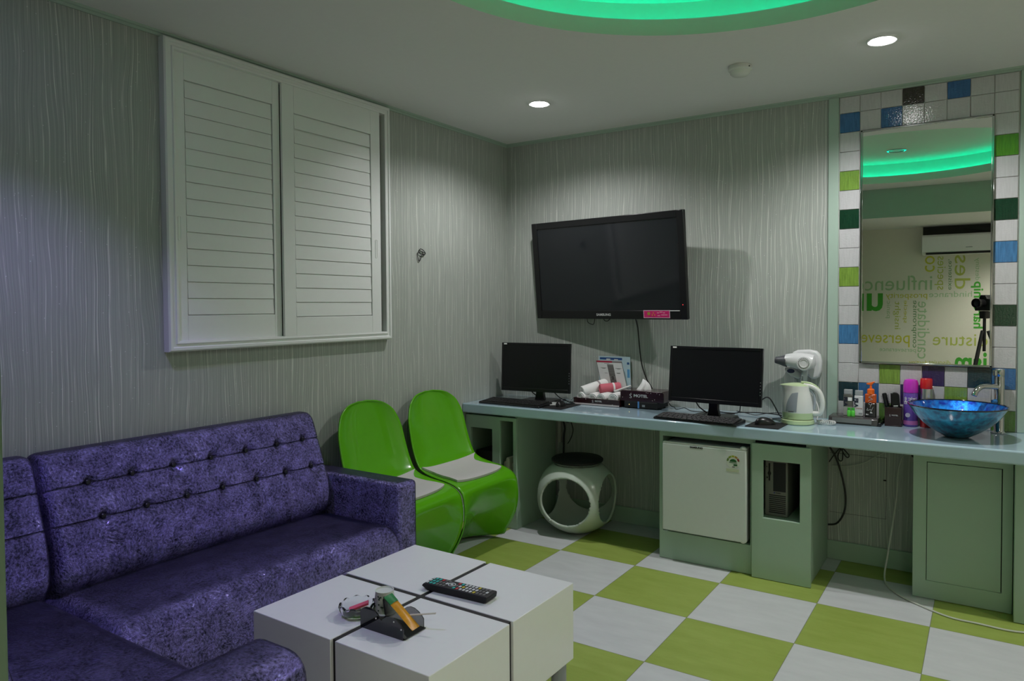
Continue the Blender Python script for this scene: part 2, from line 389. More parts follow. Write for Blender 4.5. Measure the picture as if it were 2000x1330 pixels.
# tiled niche surround round the mirror
TX0, TW, TZ0 = 2.127, .0973, 2.349
tile_cols = {'w': (.50, .50, .51), 'b': (.030, .115, .28), 'l': (.16, .27, .045), 'g': (.008, .036, .018), 'k': (.035, .030, .022), 'p': (.030, .016, .085), 't': (.012, .035, .045), 'B': (.05, .16, .33), 'm': (.07, .16, .03), 'G': (.08, .24, .015)}
def tile_mat(k, c):
    m, n, l, bb = nodes_of('glazed_tile_'+{'w': 'white', 'b': 'blue', 'l': 'lime', 'g': 'bottle', 'k': 'bronze', 'p': 'purple', 't': 'teal', 'B': 'sky', 'm': 'moss', 'G': 'grass'}[k])
    tc = n.new('ShaderNodeTexCoord'); wv = n.new('ShaderNodeTexNoise'); wv.inputs['Scale'].default_value = 30; mpn = n.new('ShaderNodeMapping'); mpn.inputs['Scale'].default_value = (7, 1, .6)
    l.new(tc.outputs['Object'], mpn.inputs[0]); l.new(mpn.outputs[0], wv.inputs['Vector'])
    f = maprange(n, l, wv.outputs['Fac'], .3, .7)
    lo = .94 if k == 'w' else .85
    l.new(mixcol(n, l, f, tuple(v*lo for v in c), tuple(min(1, v*(1.04 if k == 'w' else 1.3)) for v in c)), bb.inputs['Base Color'])
    n2 = n.new('ShaderNodeTexNoise'); n2.inputs['Scale'].default_value = 130; n2.inputs['Detail'].default_value = 1; l.new(tc.outputs['Object'], n2.inputs['Vector'])
    bp = n.new('ShaderNodeBump'); bp.inputs['Strength'].default_value = .35; bp.inputs['Distance'].default_value = .0018; l.new(n2.outputs['Fac'], bp.inputs['Height'])
    l.new(bp.outputs[0], bb.inputs['Normal']); bb.inputs['Roughness'].default_value = .12; bb.inputs['Specular IOR Level'].default_value = .6
    return m
keys = list(tile_cols); TM = [tile_mat(k, tile_cols[k]) for k in keys]
rows = ['wwwkwbww', 'bwbwwwww', 'w......w', 'w......G', 'l......w', 'w......w', 'g......g', 'w......w', 'w......B', 'l......w', 'w......w', 'w......g', 'B......w', 'w......w', 'wwlwpwtb', 'tbwpwlww', 'wwmwwwwm']
b = B(); b.box(TX0-.004, TX0+8*TW+.004, -.004, -.0005, .749, CZ-.02, mi=len(keys))
for r_, row in enumerate(rows):
    for c_, k in enumerate(row):
        if k == '.': continue
        x0 = TX0+c_*TW; z1 = TZ0+.1-.1*r_; z1c = min(z1, CZ-.022)
        b.box(x0+.0012, x0+TW-.0012, -.010, -.004, max(z1-.1+.0012, .7505), z1c-.0012, mi=keys.index(k))
GROUT = mat('pale_grout', (.6, .6, .58), .8)
struct(b.mk('wall_tiles', TM+[GROUT], bevel=.0012, bseg=1))
struct(B().box(2.071, 2.123, -.012, -.001, .749, CZ-.018).mk('trim_3', MOLD, bevel=.003))
struct(B().box(2.910, 2.965, -.012, -.001, .749, CZ-.018).mk('trim_4', MOLD, bevel=.003))
# mirror
t = thing('wall_mirror', 'tall rectangular mirror in a thin chrome frame on the coloured tiles', 'mirror', (2.5195, -.010, 1.05))
mx0, mx1, mz0, mz1 = -.290, .290, .003, 1.196
b = B()
for a in ((mx0, mx0+.011, mz0, mz1), (mx1-.011, mx1, mz0, mz1), (mx0, mx1, mz0, mz0+.009), (mx0, mx1, mz1-.009, mz1)): b.box(a[0], a[1], -.016, 0, a[2], a[3])
b.mk('frame', CHROME, t, bevel=.002)
B().box(mx0+.008, mx1-.008, -.010, -.001, mz0+.008, mz1-.008).mk('glass', MIRR, t, smooth=False)

# ------------------------------------------------------------------ shuttered window on the left wall
w = bpy.data.objects.new('window_1', None); COL.objects.link(w); w['kind'] = 'structure'
wy0, wy1, wz0, wz1 = -2.415, -1.160, 1.180, 2.433
fr = [(0, 0), (.034, 0), (.040, .006), (.040, .016), (.034, .019), (.034, .030), (.040, .033), (.038, .042), (.006, .044), (0, .044)]   # (depth x, inward)
b = B()
def frame_side(p0, p1, inn):   # sweep the profile between mitred corners
    p0, p1, inn = Vector(p0), Vector(p1), Vector(inn)
    d = (p1-p0).normalized(); A = []; Bv = []
    for x, k in fr:
        A.append(b.bm.verts.new(p0+inn*k+d*k+Vector((x, 0, 0)))); Bv.append(b.bm.verts.new(p1+inn*k-d*k+Vector((x, 0, 0))))
    for i in range(len(fr)): b.bm.faces.new((A[i], A[(i+1) % len(fr)], Bv[(i+1) % len(fr)], Bv[i]))
frame_side((0, wy0, wz0), (0, wy1, wz0), (0, 0, 1)); frame_side((0, wy0, wz1), (0, wy1, wz1), (0, 0, -1))
frame_side((0, wy0, wz0), (0, wy0, wz1), (0, 1, 0)); frame_side((0, wy1, wz0), (0, wy1, wz1), (0, -1, 0))
b.mk('window_frame', SHUT, w, smooth=False)
B().box(.0005, .004, wy0+.04, wy1-.04, wz0+.04, wz1-.04).mk('window_backing', HOLLOW, w, smooth=False)
def shutter(y0, y1, x, za, zb, py0, py1, pz0, pz1, gap=None):
    p = bpy.data.objects.new('shutter_panel', None); COL.objects.link(p); p.parent = w
    b = B(); T = .014
    b.box(x, x+T, y0, py0, za, zb); b.box(x, x+T, py1, y1, za, zb); b.box(x, x+T, py0, py1, za, pz0); b.box(x, x+T, py0, py1, pz1, zb)
    b.mk('panel_rail', SHUT, p, bevel=.0015)
    b = B(); N = 14; h = (pz1-pz0-.006)/N
    b.box(x, x+.002, py0, py1, pz0, pz1)
    for i in range(N):
        z0 = pz0+.003+i*h; z1 = z0+h
        g = .006 if (gap == i) else .0014
        # each slat leans: bottom edge proud, top edge tucked in
        b.prism([(x+.0025, z1-.0005-g), (x+.0085, z1-g), (x+.0115, z0+.003), (x+.0115, z0+.001), (x+.009, z0+.0005), (x+.0025, z0+.002)], 'y', py0+.004, py1-.004)
    b.mk('louvre', SHUT, p, smooth=False)
    return p
pA = shutter(wy0+.040, -1.862, .004, wz0+.042, wz1-.042, -2.322, -1.90, 1.325, 2.285)
pB = shutter(-1.862, -1.238, .022, wz0+.042, wz1-.042, -1.795, -1.305, 1.310, 2.265, gap=12)
def pull(y, z, x, par):
    b = B(); 
    pts = rrect(y-.007, y+.007, z-.05, z+.05, .0069, 6); inn = rrect(y-.0045, y+.0045, z-.0475, z+.0475, .0044, 6)
    A = [b.bm.verts.new((x, u, v)) for u, v in pts]; C2 = [b.bm.verts.new((x+.002, u, v)) for u, v in pts]; D = [b.bm.verts.new((x+.002, u, v)) for u, v in inn]; E2 = [b.bm.verts.new((x+.0004, u, v)) for u, v in inn]
    for P, Q in ((A, C2), (C2, D), (D, E2)):
        for i in range(len(P)): b.bm.faces.new((P[i], P[(i+1) % len(P)], Q[(i+1) % len(P)], Q[i]))
    b.bm.faces.new(E2)
    b.mk('finger_pull', SHUT, par, smooth=False)
pull(-2.352, 1.68, .0182, pA); pull(-1.272, 1.665, .0362, pB)
# black wire loop hung on the wall
b = B(); b.tube([(.006, -.905, 1.672), (.008, -.893, 1.690), (.009, -.868, 1.683), (.010, -.852, 1.668), (.010, -.862, 1.656), (.009, -.885, 1.658), (.008, -.898, 1.665), (.007, -.893, 1.676), (.008, -.868, 1.673), (.009, -.853, 1.663), (.009, -.885, 1.656), (.008, -.888, 1.64), (.006, -.896, 1.621), (.006, -.904, 1.62), (.006, -.912, 1.64), (.006, -.914, 1.664)], .0022, closed=True)
tag(b.mk('wire_loop', CABLE), 'small knotted loop of black wire sticking out of the striped wallpaper', 'wire')

# ------------------------------------------------------------------ lamps
for i, (x, y, z, wat, c, lab) in enumerate(LAMPS):
    t = thing('ceiling_downlight', lab, 'ceiling light', (x, y, z), 0, 'recessed downlights in the ceiling')
    B().lathe([(.062, -.0002), (.062, -.003), (.056, -.006), (.048, -.004), (.046, -.001)], seg=40).mk('trim_ring', WHITE, t)
    em = mat('lamp_lens_%s' % ('violet' if c[2] > .95 and c[0] < .7 else 'warm' if c[2] < .7 else 'white'), (1, 1, 1), .5, emit=c, estr=40)
    B().lathe([(0, -.015), (.020, -.014), (.036, -.010), (.046, -.0035)], seg=40).mk('lens', em, t)
    L = bpy.data.lights.new('bulb', 'SPOT'); L.energy = wat; L.color = c; L.spot_size = math.radians(96) if i == 2 else math.radians(140) if i == 5 else SPOT_ANG; L.spot_blend = .62; L.shadow_soft_size = .022
    o = bpy.data.objects.new('bulb', L); COL.objects.link(o); o.parent = t; o.location = (0, 0, -.02)
t = thing('ceiling_downlight', 'unlit downlight set in the middle of the round ceiling recess', 'ceiling light', (2.12, -2.79, CZ+.2035), 0, 'recessed downlights in the ceiling')
B().lathe([(.075, .001), (.075, -.004), (.068, -.006), (.060, -.003)], seg=40).mk('trim_ring', CHROME, t)
B().lathe([(0, -.0005), (.058, -.0015)], seg=40).mk('lens', GREYP, t)
# smoke detector
t = thing('smoke_detector', 'round white smoke detector on the ceiling between two lit downlights', 'smoke detector', (1.815, -.725, CZ))
B().lathe([(0, -.0005), (.052, -.0005), (.054, -.006), (.054, -.018), (.050, -.021)], seg=40).mk('base', KETW, t)
B().lathe([(.050, -.021), (.047, -.023), (.044, -.034), (.036, -.042), (.018, -.047), (0, -.048)], seg=40).mk('sensor_dome', KETW, t)
B().cyl((.045, -.02, -.012), (.05, -.026, -.014), .003).mk('indicator', PRINTK, t)

# ------------------------------------------------------------------ worktop and cabinets
CH, CT, CYF = .749, .0585, -.510
o = B().box(.001, 3.04, CYF, -.0005, CH-CT, CH).mk('worktop', CTOP, bevel=.008, bseg=3)
tag(o, 'long glossy pale blue-green worktop running along the back wall', 'worktop')
def panel_with_holes(b, x0, x1, z0, z1, y0, y1, holes):
    xs = sorted({x0, x1, *[h[0] for h in holes], *[h[1] for h in holes]}); zs = sorted({z0, z1, *[h[2] for h in holes], *[h[3] for h in holes]})
    for i in range(len(xs)-1):
        for j in range(len(zs)-1):
            cx, cz = (xs[i]+xs[i+1])/2, (zs[j]+zs[j+1])/2
            if any(h[0] < cx < h[1] and h[2] < cz < h[3] for h in holes): continue
            b.box(xs[i], xs[i+1], y0, y1, zs[j], zs[j+1])
    bmesh.ops.remove_doubles(b.bm, verts=b.bm.verts, dist=1e-5)
    dup = [f for f in b.bm.faces if any(g is not f and len(set(f.verts) & set(g.verts)) == 4 for e in f.edges for g in e.link_faces)]
    bmesh.ops.delete(b.bm, geom=list(set(dup)), context='FACES_ONLY')
ZC = CH-CT-.002
# left leg cabinet
t = thing('desk_cabinet', 'sage green cabinet under the left end of the worktop with two open slots', 'cabinet', (0.001, 0, 0))
b = B(); panel_with_holes(b, .004, .389, .002, ZC-.012, -.480, -.462, [(.045, .210, .15, .597), (.268, .366, .10, .655)]); b.mk('front_panel', SAGE, t, bevel=.0015)
b = B(); b.box(.372, .389, -.462, -.016, .002, ZC); b.box(.004, .014, -.462, -.016, .002, ZC); b.box(.235, .247, -.462, -.05, .03, ZC-.02); b.box(.014, .372, -.462, -.016, .004, .022); b.mk('side_panel', SAGE, t)
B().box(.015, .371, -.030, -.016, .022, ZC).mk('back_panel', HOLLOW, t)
# black computer inside
t = thing('computer_tower', 'black computer tower deep in the slot of the left sage cabinet', 'computer', (.125, -.27, .023))
B().box(-.085, .085, -.15, .20, 0, .42).mk('case', BLKM, t, bevel=.004)
B().box(-.04, -.025, -.153, -.150, .28, .30).box(-.018, -.004, -.153, -.150, .278, .306).mk('port', GREYP, t); B().box(.02, .035, -.153, -.150, .24, .254).mk('drive_button', GREYP, t)
# folded beige board stack inside right slot
t = thing('folding_rack', 'beige folded rack squeezed in the narrow slot of the left cabinet', 'rack', (.310, -.428, .023))
for i, (dx, h) in enumerate(((-.03, .375), (.0, .405), (.028, .37))):
    B().prism([(dx-.012, 0), (dx+.012, 0), (dx+.012, h-.012), (dx+.006, h), (dx-.006, h), (dx-.012, h-.012)], 'y', -.012 if i != 1 else -.03, .2).mk('rail', mat('beige_plastic', (.60, .55, .46), .5), t, bevel=.004)
# fridge cabinet
FX0, FX1, FY = 1.3075, 1.8055, -.464
t = thing('fridge_cabinet', 'sage green cabinet built round the small refrigerator', 'cabinet', (0, 0, 0))
b = B(); panel_with_holes(b, FX0, FX1, .002, ZC, FY, FY+.018, [(FX0+.020, FX1-.012, .150, .660)]); b.mk('front_frame', SAGE, t, bevel=.0015)
b = B(); b.box(FX0, FX0+.016, FY+.018, -.016, .002, ZC); b.box(FX0+.016, FX1-.0, FY+.018, -.016, .128, .146); b.box(FX1-.012, FX1, FY+.018, -.016, .002, ZC); b.mk('side_panel', SAGE, t)
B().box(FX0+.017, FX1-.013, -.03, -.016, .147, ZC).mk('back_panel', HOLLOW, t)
# refrigerator
t = thing('mini_fridge', 'small white refrigerator set in the cabinet under the worktop', 'refrigerator', ((FX0+FX1)/2+.005, -.28, .147))
fw = .225
B().box(-fw+.012, fw-.012, -.19, .22, .010, .488).mk('body', LIGHTP, t, bevel=.006)
FD = mat('fridge_white', (.60, .64, .62), .35, coat=.2)
B().box(-fw+.003, fw-.003, -.222, -.192, .020, .484).mk('door', FD, t, bevel=.006, bseg=3)
B().box(-fw+.006, fw-.006, -.219, -.196, .484, .491).mk('door_trim', WHITE, t, bevel=.002)
B().lathe([(0, .012), (.008, .011), (.014, .006), (.015, 0)], (fw-.022, -.207, .490), seg=20).mk('hinge_cap', WHITE, t)
B().lathe([(0, -.006), (.010, -.004), (.012, .0)], (fw-.022, -.207, .020), seg=20).mk('hinge_foot', WHITE, t)
text('brand_print', 'SAMSUNG', .013, PRINTK, t, (-.035, -.2226, .474), bold=.0006, xs=1.15)
st = B().lathe([(0, .0), (.034, .0)], seg=36, ax='y').mk('energy_sticker', mat('sticker_paper', (.62, .66, .58), .5), t, loc=(.157, -.2226, .424))
b = B(); cols = [(.10, .18, .03), (.20, .28, .02), (.34, .36, .02), (.32, .20, .02), (.20, .02, .01)]
for i in range(5):
    a0 = PI*(.97-.94*i/5); a1 = PI*(.97-.94*(i+.86)/5)
    b.grid(lambda u, v, a0=a0, a1=a1: (math.cos(a0+(a1-a0)*u)*(.024+.009*v), -.0006, math.sin(a0+(a1-a0)*u)*(.024+.009*v)-.002), 6, 1, mi=i)
b.mk('rating_arc', [mat('arc_%d' % i, c, .5) for i, c in enumerate(cols)], st, fix=False)
DG = mat('dark_green_print', (.01, .10, .02), .5)
b = B(); b.grid(lambda u, v: (math.cos(PI*u)*.018*v, -.0007, math.sin(PI*u)*.015*v-.002), 10, 1); b.quad((.002, -.0007, -.012), (.021, -.0007, -.012), (.021, -.0007, -.021), (.002, -.0007, -.021)); b.quad((-.02, -.0007, -.005), (.02, -.0007, -.005), (.02, -.0007, -.008), (-.02, -.0007, -.008)); b.mk('sticker_print', DG, st, fix=False)
B().quad((-.006, -.0007, -.0255), (.008, -.0007, -.0255), (.008, -.0007, -.029), (-.006, -.0007, -.029)).mk('sticker_bar', PRINTK, st)
B().box(.122, .186, -.2231, -.2226, .372, .387).mk('warning_sticker', mat('sticker_yellow', (.50, .54, .38), .5), t)
# computer cabinet
t = thing('computer_cabinet', 'sage green cabinet with an open rectangular window beside the small refrigerator', 'cabinet', (0, 0, 0))
PX0, PX1, PY = 1.8075, 2.088, -.489
b = B(); panel_with_holes(b, PX0, PX1, .002, .672, PY, PY+.018, [(1.862, 2.037, .306, .592)]); b.mk('front_panel', SAGE, t, bevel=.0015)
b = B(); b.box(2.062, 2.078, PY+.018, -.016, .002, ZC); b.box(PX0, PX0+.012, PY+.018, -.016, .002, ZC); b.box(PX0+.012, 2.062, PY+.05, -.016, .285, .302); b.mk('side_panel', SAGE, t)
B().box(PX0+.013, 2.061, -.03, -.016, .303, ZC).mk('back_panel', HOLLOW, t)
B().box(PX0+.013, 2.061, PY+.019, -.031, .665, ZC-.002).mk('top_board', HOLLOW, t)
# desktop computer inside it
t = thing('desktop_computer', 'grey slim computer tower with a slatted grille in the cabinet window', 'computer', (1.905, -.24, .303))
GP = mat('warm_grey_plastic', (.20, .20, .18), .45)
B().box(-.052, .060, -.178, .19, 0, .285).mk('case', GP, t, bevel=.004)
B().box(-.010, .050, -.1805, -.178, .125, .268).mk('drive_bay', BLKM, t)
b = B()
for i in range(10): b.box(-.030, .050, -.1805, -.178, .016+i*.0095, .0205+i*.0095)
b.mk('front_grille', BLKM, t)
B().prism([(-.033, .175), (-.025, .175), (-.025, .2), (-.020, .212), (-.025, .224), (-.025, .262), (-.033, .262), (-.033, .224), (-.038, .212), (-.033, .2)], 'y', -.1805, -.178).mk('disk_slot', BLKM, t)
B().cyl((-.040, -.1805, .19), (-.040, -.178, .19), .004).mk("power_button", BLKM, t); B().cyl((-.042, -.1805, .245), (-.042, -.178, .245), .0025).mk("indicator", BLKM, t)
for i in range(4): B().box(-.0535, -.052, -.165, -.150, .165+i*.026, .177+i*.026).mk('side_port', LIGHTP, t)
b = B()
for i in range(12): b.box(-.0535, -.052, -.165, -.150, .02+i*.009, .024+i*.009)
b.mk('side_grille', LIGHTP, t)
B().cyl((-.004, -.1812, .117), (-.004, -.1805, .117), .0035, seg=16).mk('badge', mat('blue_print', (.02, .03, .2), .4), t); B().box(.002, .026, -.1810, -.1805, .1155, .1185).mk('badge_print', BLKM, t)
# basin cabinet
t = thing('basin_cabinet', 'sage green cabinet with an inset door under the blue glass basin', 'cabinet', (0, 0, 0))
BY = -.330
b = B(); panel_with_holes(b, 2.506, 2.892, .002, ZC, BY, BY+.018, [(2.561, 2.853, .085, .634)]); b.mk('front_frame', SAGE, t, bevel=.001)
b = B(); b.box(2.506, 2.522, BY+.018, -.016, .002, ZC); b.mk('side_panel', SAGE, t)
B().box(2.5635, 2.8495, BY+.001, BY+.017, .086, .631).mk('door', SAGE, t, bevel=.001)
B().box(2.525, 2.89, BY+.03, BY+.035, .02, ZC-.01).mk('inner_board', HOLLOW, t)
o = B().box(2.895, 2.985, -.420, -.016, .002, ZC).mk('support_panel', SAGE, bevel=.002)
tag(o, 'sage green upright board holding the right end of the worktop', 'panel')

# things under the worktop: access panel in the wall, socket strip, cables
b = B(); g = .0015
for a in ((2.086, 2.359, .566, .5675), (2.086, 2.359, .250, .2512), (2.3575, 2.3588, .250, .5675)): b.box(a[0], a[1], -.0012, -.0002, a[2], a[3])
b.box(2.345, 2.358, -.006, -.0002, .448, .453)
o = b.mk('wall_hatch', HOLLOW); struct(o)
t = thing('cable_cover', 'pale upright cable cover on the wall behind the black-topped stool', 'cable cover', (.420, -.001, .46))
B().box(-.012, .012, -.022, 0, 0, .228).mk('cover', mat('dim_white_plastic', (.40, .40, .36), .5), t, bevel=.003)
b = B(); b.tube([(.455, -.02, .685), (.452, -.025, .62), (.462, -.02, .56), (.455, -.02, .50), (.452, -.02, .35), (.450, -.02, .20), (.46, -.02, .03)], .006)
tag(b.mk('power_cable', CABLE), 'thick black cable hanging down the wall behind the stool', 'cable')
b = B(); b.tube([(.47, -.02, .685), (.50, -.03, .64), (.520, -.03, .59), (.530, -.03, .55), (.515, -.03, .50), (.49, -.03, .46)], .003)
for k in range(4): b.tube([(.46, -.03, .66-.012*k), (.50, -.045, .67-.015*k), (.515, -.03, .64-.01*k), (.48, -.02, .63-.01*k)], .006, closed=True)
tag(b.mk('cable_bundle', CABLE), 'tangled bundle of black cable under the worktop beside the pale cable cover', 'cable')
b = B(); b.tube([(2.155, -.012, .688), (2.158, -.012, .65), (2.150, -.014, .63), (2.148, -.014, .62)], .003)
b.tube([(2.152, -.014, .615), (2.125, -.02, .648), (2.112, -.02, .64), (2.135, -.02, .60), (2.15, -.02, .585)], .003)
b.tube([(2.15, -.016, .60), (2.17, -.02, .645), (2.16, -.02, .66), (2.145, -.02, .61)], .003, closed=True)
b.tube([(2.15, -.02, .60), (2.17, -.03, .585), (2.185, -.03, .565), (2.175, -.03, .555), (2.155, -.02, .575)], .003, closed=True)
b.tube([(2.147, -.02, .60), (2.130, -.03, .56), (2.138, -.03, .535), (2.152, -.03, .54), (2.152, -.02, .58)], .003, closed=True)
b.tube([(2.086, -.02, .52), (2.11, -.02, .56), (2.14, -.02, .60)], .003)
tag(b.mk('cable_bow', CABLE), 'black cable tied in a bow on the wall right of the computer cabinet', 'cable')
b = B(); b.tube([(2.090, -.03, .60), (2.12, -.03, .55), (2.15, -.035, .46), (2.17, -.04, .36), (2.165, -.04, .27), (2.13, -.04, .205), (2.085, -.04, .19)], .005)
tag(b.mk('power_cable', CABLE), 'thick black cable arching out beside the computer cabinet above the baseboard', 'cable')
b = B(); b.tube([(2.10, -.01, .50), (2.17, -.012, .505), (2.25, -.012, .53), (2.33, -.012, .585), (2.42, -.012, .63), (2.50, -.012, .635)], .0022)
tag(b.mk('wall_cable', WCABLE), 'thin pale cable sagging across the wall under the worktop', 'cable')
b = B(); b.tube([(2.16, -.01, .60), (2.20, -.012, .61), (2.24, -.012, .64), (2.26, -.012, .685)], .002)
tag(b.mk('wall_cable', WCABLE), 'short thin pale cable rising behind the black cable bow', 'cable')
t = thing('wall_socket', 'pale wall socket with a plugged-in lead beside the basin cabinet', 'socket', (2.485, -.001, .60))
B().box(-.02, .018, -.012, 0, -.04, .05).mk('plate', mat('dim_white_plastic', (.4, .4, .36), .5), t, bevel=.003); B().cyl((0, -.012, 0), (0, -.03, 0), .012).mk('plug', BLKM, t)
b = B(); b.tube([(2.47, -.03, .60), (2.44, -.05, .595), (2.42, -.06, .52), (2.415, -.08, .40), (2.40, -.12, .25), (2.385, -.16, .12), (2.375, -.20, .03), (2.395, -.27, .0045), (2.45, -.36, .0045), (2.53, -.43, .0045), (2.66, -.51, .0045), (2.77, -.52, .0045), (2.90, -.525, .0045), (3.05, -.46, .0045)], .0042)
tag(b.mk('extension_cord', WCABLE), 'thin white cord falling from the wall and trailing over the checkered floor', 'cord')

# ------------------------------------------------------------------ corner sofa
t = thing('corner_sofa', 'L-shaped sofa in crushed dark violet velvet with a buttoned back along the shuttered wall', 'sofa', (0, 0, 0))
def cushion(b, x0, x1, y0, y1, z0, z1, r=.035, n=5, crown=.012):
    # upholstered block: rounded top edges, softly crowned top
    nu, nv = 30, 30
    def prof(s, a, bb):          # s 0..1 along, returns pos, drop
        L = bb-a; 
        return a+L*s
    def top(u, v):
        x = x0+(x1-x0)*u; y = y0+(y1-y0)*v
        ex = min(x-x0, x1-x); ey = min(y-y0, y1-y)
        def dr(e): return r-math.sqrt(max(0, r*r-(r-e)**2)) if e < r else 0
        z = z1-dr(ex)-dr(ey)+crown*math.sin(PI*u)*math.sin(PI*v)
        return (x, y, max(z, z1-1.6*r))
    def cl(a, bb, s):           # cluster samples near the ends
        L = bb-a; k = r/L
        if s < .25: return (s/.25)**1.6*k
        if s > .75: return 1-((1-s)/.25)**1.6*k
        return k+(s-.25)/.5*(1-2*k)
    V = [[b.bm.verts.new(top(cl(x0, x1, i/nu), cl(y0, y1, j/nv))) for j in range(nv+1)] for i in range(nu+1)]
    for i in range(nu):
        for j in range(nv): b.bm.faces.new((V[i][j], V[i+1][j], V[i+1][j+1], V[i][j+1]))
    border = [V[i][0] for i in range(nu+1)]+[V[nu][j] for j in range(1, nv+1)]+[V[i][nv] for i in range(nu-1, -1, -1)]+[V[0][j] for j in range(nv-1, 0, -1)]
    low = [b.bm.verts.new((v.co.x, v.co.y, z0)) for v in border]
    for i in range(len(border)):
        j = (i+1) % len(border); b.bm.faces.new((border[i], low[i], low[j], border[j]))
    b.bm.faces.new(low)
    return b
def sheet(b, x0, x1, y0, y1, z0, z1, **k): return cushion(b, x0, x1, y0, y1, z0, z1, **k)
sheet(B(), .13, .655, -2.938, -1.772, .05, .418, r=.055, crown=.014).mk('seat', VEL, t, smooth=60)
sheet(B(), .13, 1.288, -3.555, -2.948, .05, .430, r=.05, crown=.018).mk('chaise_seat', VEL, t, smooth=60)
# profile of the tufted back: (x, z)
bp_ = [(.215, .40), (.255, .45), (.268, .50), (.262, .56), (.240, .63), (.212, .70), (.185, .77), (.165, .82), (.150, .848), (.125, .866), (.095, .870), (.060, .868), (.036, .855), (.030, .82)]
def prof_at(s):
    k = s*(len(bp_)-1); i = min(int(k), len(bp_)-2); f = k-i
    P = [Vector(p) for p in bp_]; p0 = P[max(i-1, 0)]; p1 = P[i]; p2 = P[i+1]; p3 = P[min(i+2, len(P)-1)]
    return .5*((2*p1)+(-p0+p2)*f+(2*p0-5*p1+4*p2-p3)*f*f+(-p0+3*p1-3*p2+p3)*f**3)
ZA, ZB = .757, .640
BUT_A = [-2.791, -2.640, -2.485, -2.330, -2.172, -2.018, -1.880]
BUT_B = [-2.765, -2.613, -2.460, -2.310, -2.155, -2.010, -1.872]
def back(y0, y1, buts, name):
    b = B(); nu = int((y1-y0)/.006); nv = 200; r = .028
    V = []
    for i in range(nu+1):
        y = y0+(y1-y0)*i/nu; e = min(y-y0, y1-y); k = 1 if e > r else math.sqrt(max(0, 1-(1-e/r)**2)); row = []
        for j in range(nv+1):
            p = prof_at(j/nv); x, z = p.x, p.y
            d = 0
            for bz, L in ((ZA, buts[0]), (ZB, buts[1])):
                d += .009*math.exp(-((z-bz)/.003)**2)
                for by in L:
                    q = ((y-by)/.020)**2+((z-bz)/.022)**2
                    d += .026*math.exp(-q)
                    if bz == ZB and z < bz: d += .004*math.exp(-((y-by)/.008)**2)
            fr_ = 1 if z < .845 else 0
            x -= d*fr_
            x = .03+(x-.03)*(.80+.20*k); z = .40+(z-.40)*(.965+.035*k)
            row.append(b.bm.verts.new((x, y, z)))
        V.append(row)
    for i in range(nu):
        for j in range(nv): b.bm.faces.new((V[i][j], V[i+1][j], V[i+1][j+1], V[i][j+1]))
    for row in (V[0], V[-1]):
        lo = b.bm.verts.new((.03, row[0].co.y, .40)); 
        b.bm.faces.new([lo]+row)
    return b.mk(name, VEL, t, smooth=60)
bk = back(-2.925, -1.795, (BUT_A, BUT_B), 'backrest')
BUTM = mat('velvet_button', (.012, .011, .020), .35)
for bz, L in ((ZA, BUT_A), (ZB, BUT_B)):
    x = min((prof_at(s/400) for s in range(400)), key=lambda p: abs(p.y-bz)+ (9 if p.x < .12 else 0)).x
    for by in L:
        B().lathe([(0, .006), (.007, .005), (.010, .001), (.008, -.003)], (x-.022, by, bz), seg=16, ax='x').mk('button', BUTM, t)
back(-3.555, -2.942, ([-3.10, -3.25, -3.40], [-3.12, -3.27, -3.42]), 'backrest')
# back of the return, hidden side by the partition
b = B(); b.prism([(-3.555, .40), (-3.40, .42), (-3.41, .55), (-3.45, .70), (-3.47, .78), (-3.50, .80), (-3.555, .80)], 'x', .25, 1.28); b.mk('backrest', VEL, t, bevel=.02, bseg=3)
B().box(.02, .60, -3.55, -1.78, .05, .36).mk('base', VEL, t, bevel=.01)
# arms
def arm(x0, x1, y0, y1, z0, z1, ax, r=.035):
    b = B()
    if ax == 'x': b.prism(rrect(y0, y1, z0, z1+.0, r, 5)[0:], 'x', x0, x1)
    else: b.prism(rrect(x0, x1, z0, z1, r, 5), 'y', y0, y1)
    return b.mk('arm', VEL, t, bevel=.018, bseg=3, smooth=50)
arm(.02, .655, -1.772, -1.655, .05, .592, 'x', .022)
arm(1.292, 1.500, -3.555, -2.955, .05, .575, 'y', .06)
for x, y in ((.08, -1.72), (.60, -1.72), (1.40, -3.02), (1.40, -3.50), (.08, -3.50)):
    B().cyl((x, y, 0), (x, y, .05), .022).mk('foot', BLKM, t)

# ------------------------------------------------------------------ coffee table
t = thing('coffee_table', 'square glossy white coffee table split by a black cross', 'table', (1.2440, -2.2975, 0), math.radians(-.9))
H2 = .362; TZ, TB = .418, .158
for sx in (-1, 1):
    for sy in (-1, 1):
        a, b_ = sorted((sx*.0095, sx*H2)); c, d = sorted((sy*.0095, sy*H2))
        B().box(a, b_, c, d, TB, TZ).mk('block', WHITE, t, bevel=.002)
B().box(-H2+.010, H2-.010, -H2+.010, H2-.010, TB+.003, TZ-.0025).mk('black_core', BLKM, t, smooth=False)
for sx in (-1, 1):
    for sy in (-1, 1):
        B().cyl((sx*.325, sy*.325, 0), (sx*.325, sy*.325, TB), .026, seg=32).mk('leg', GREYP, t)
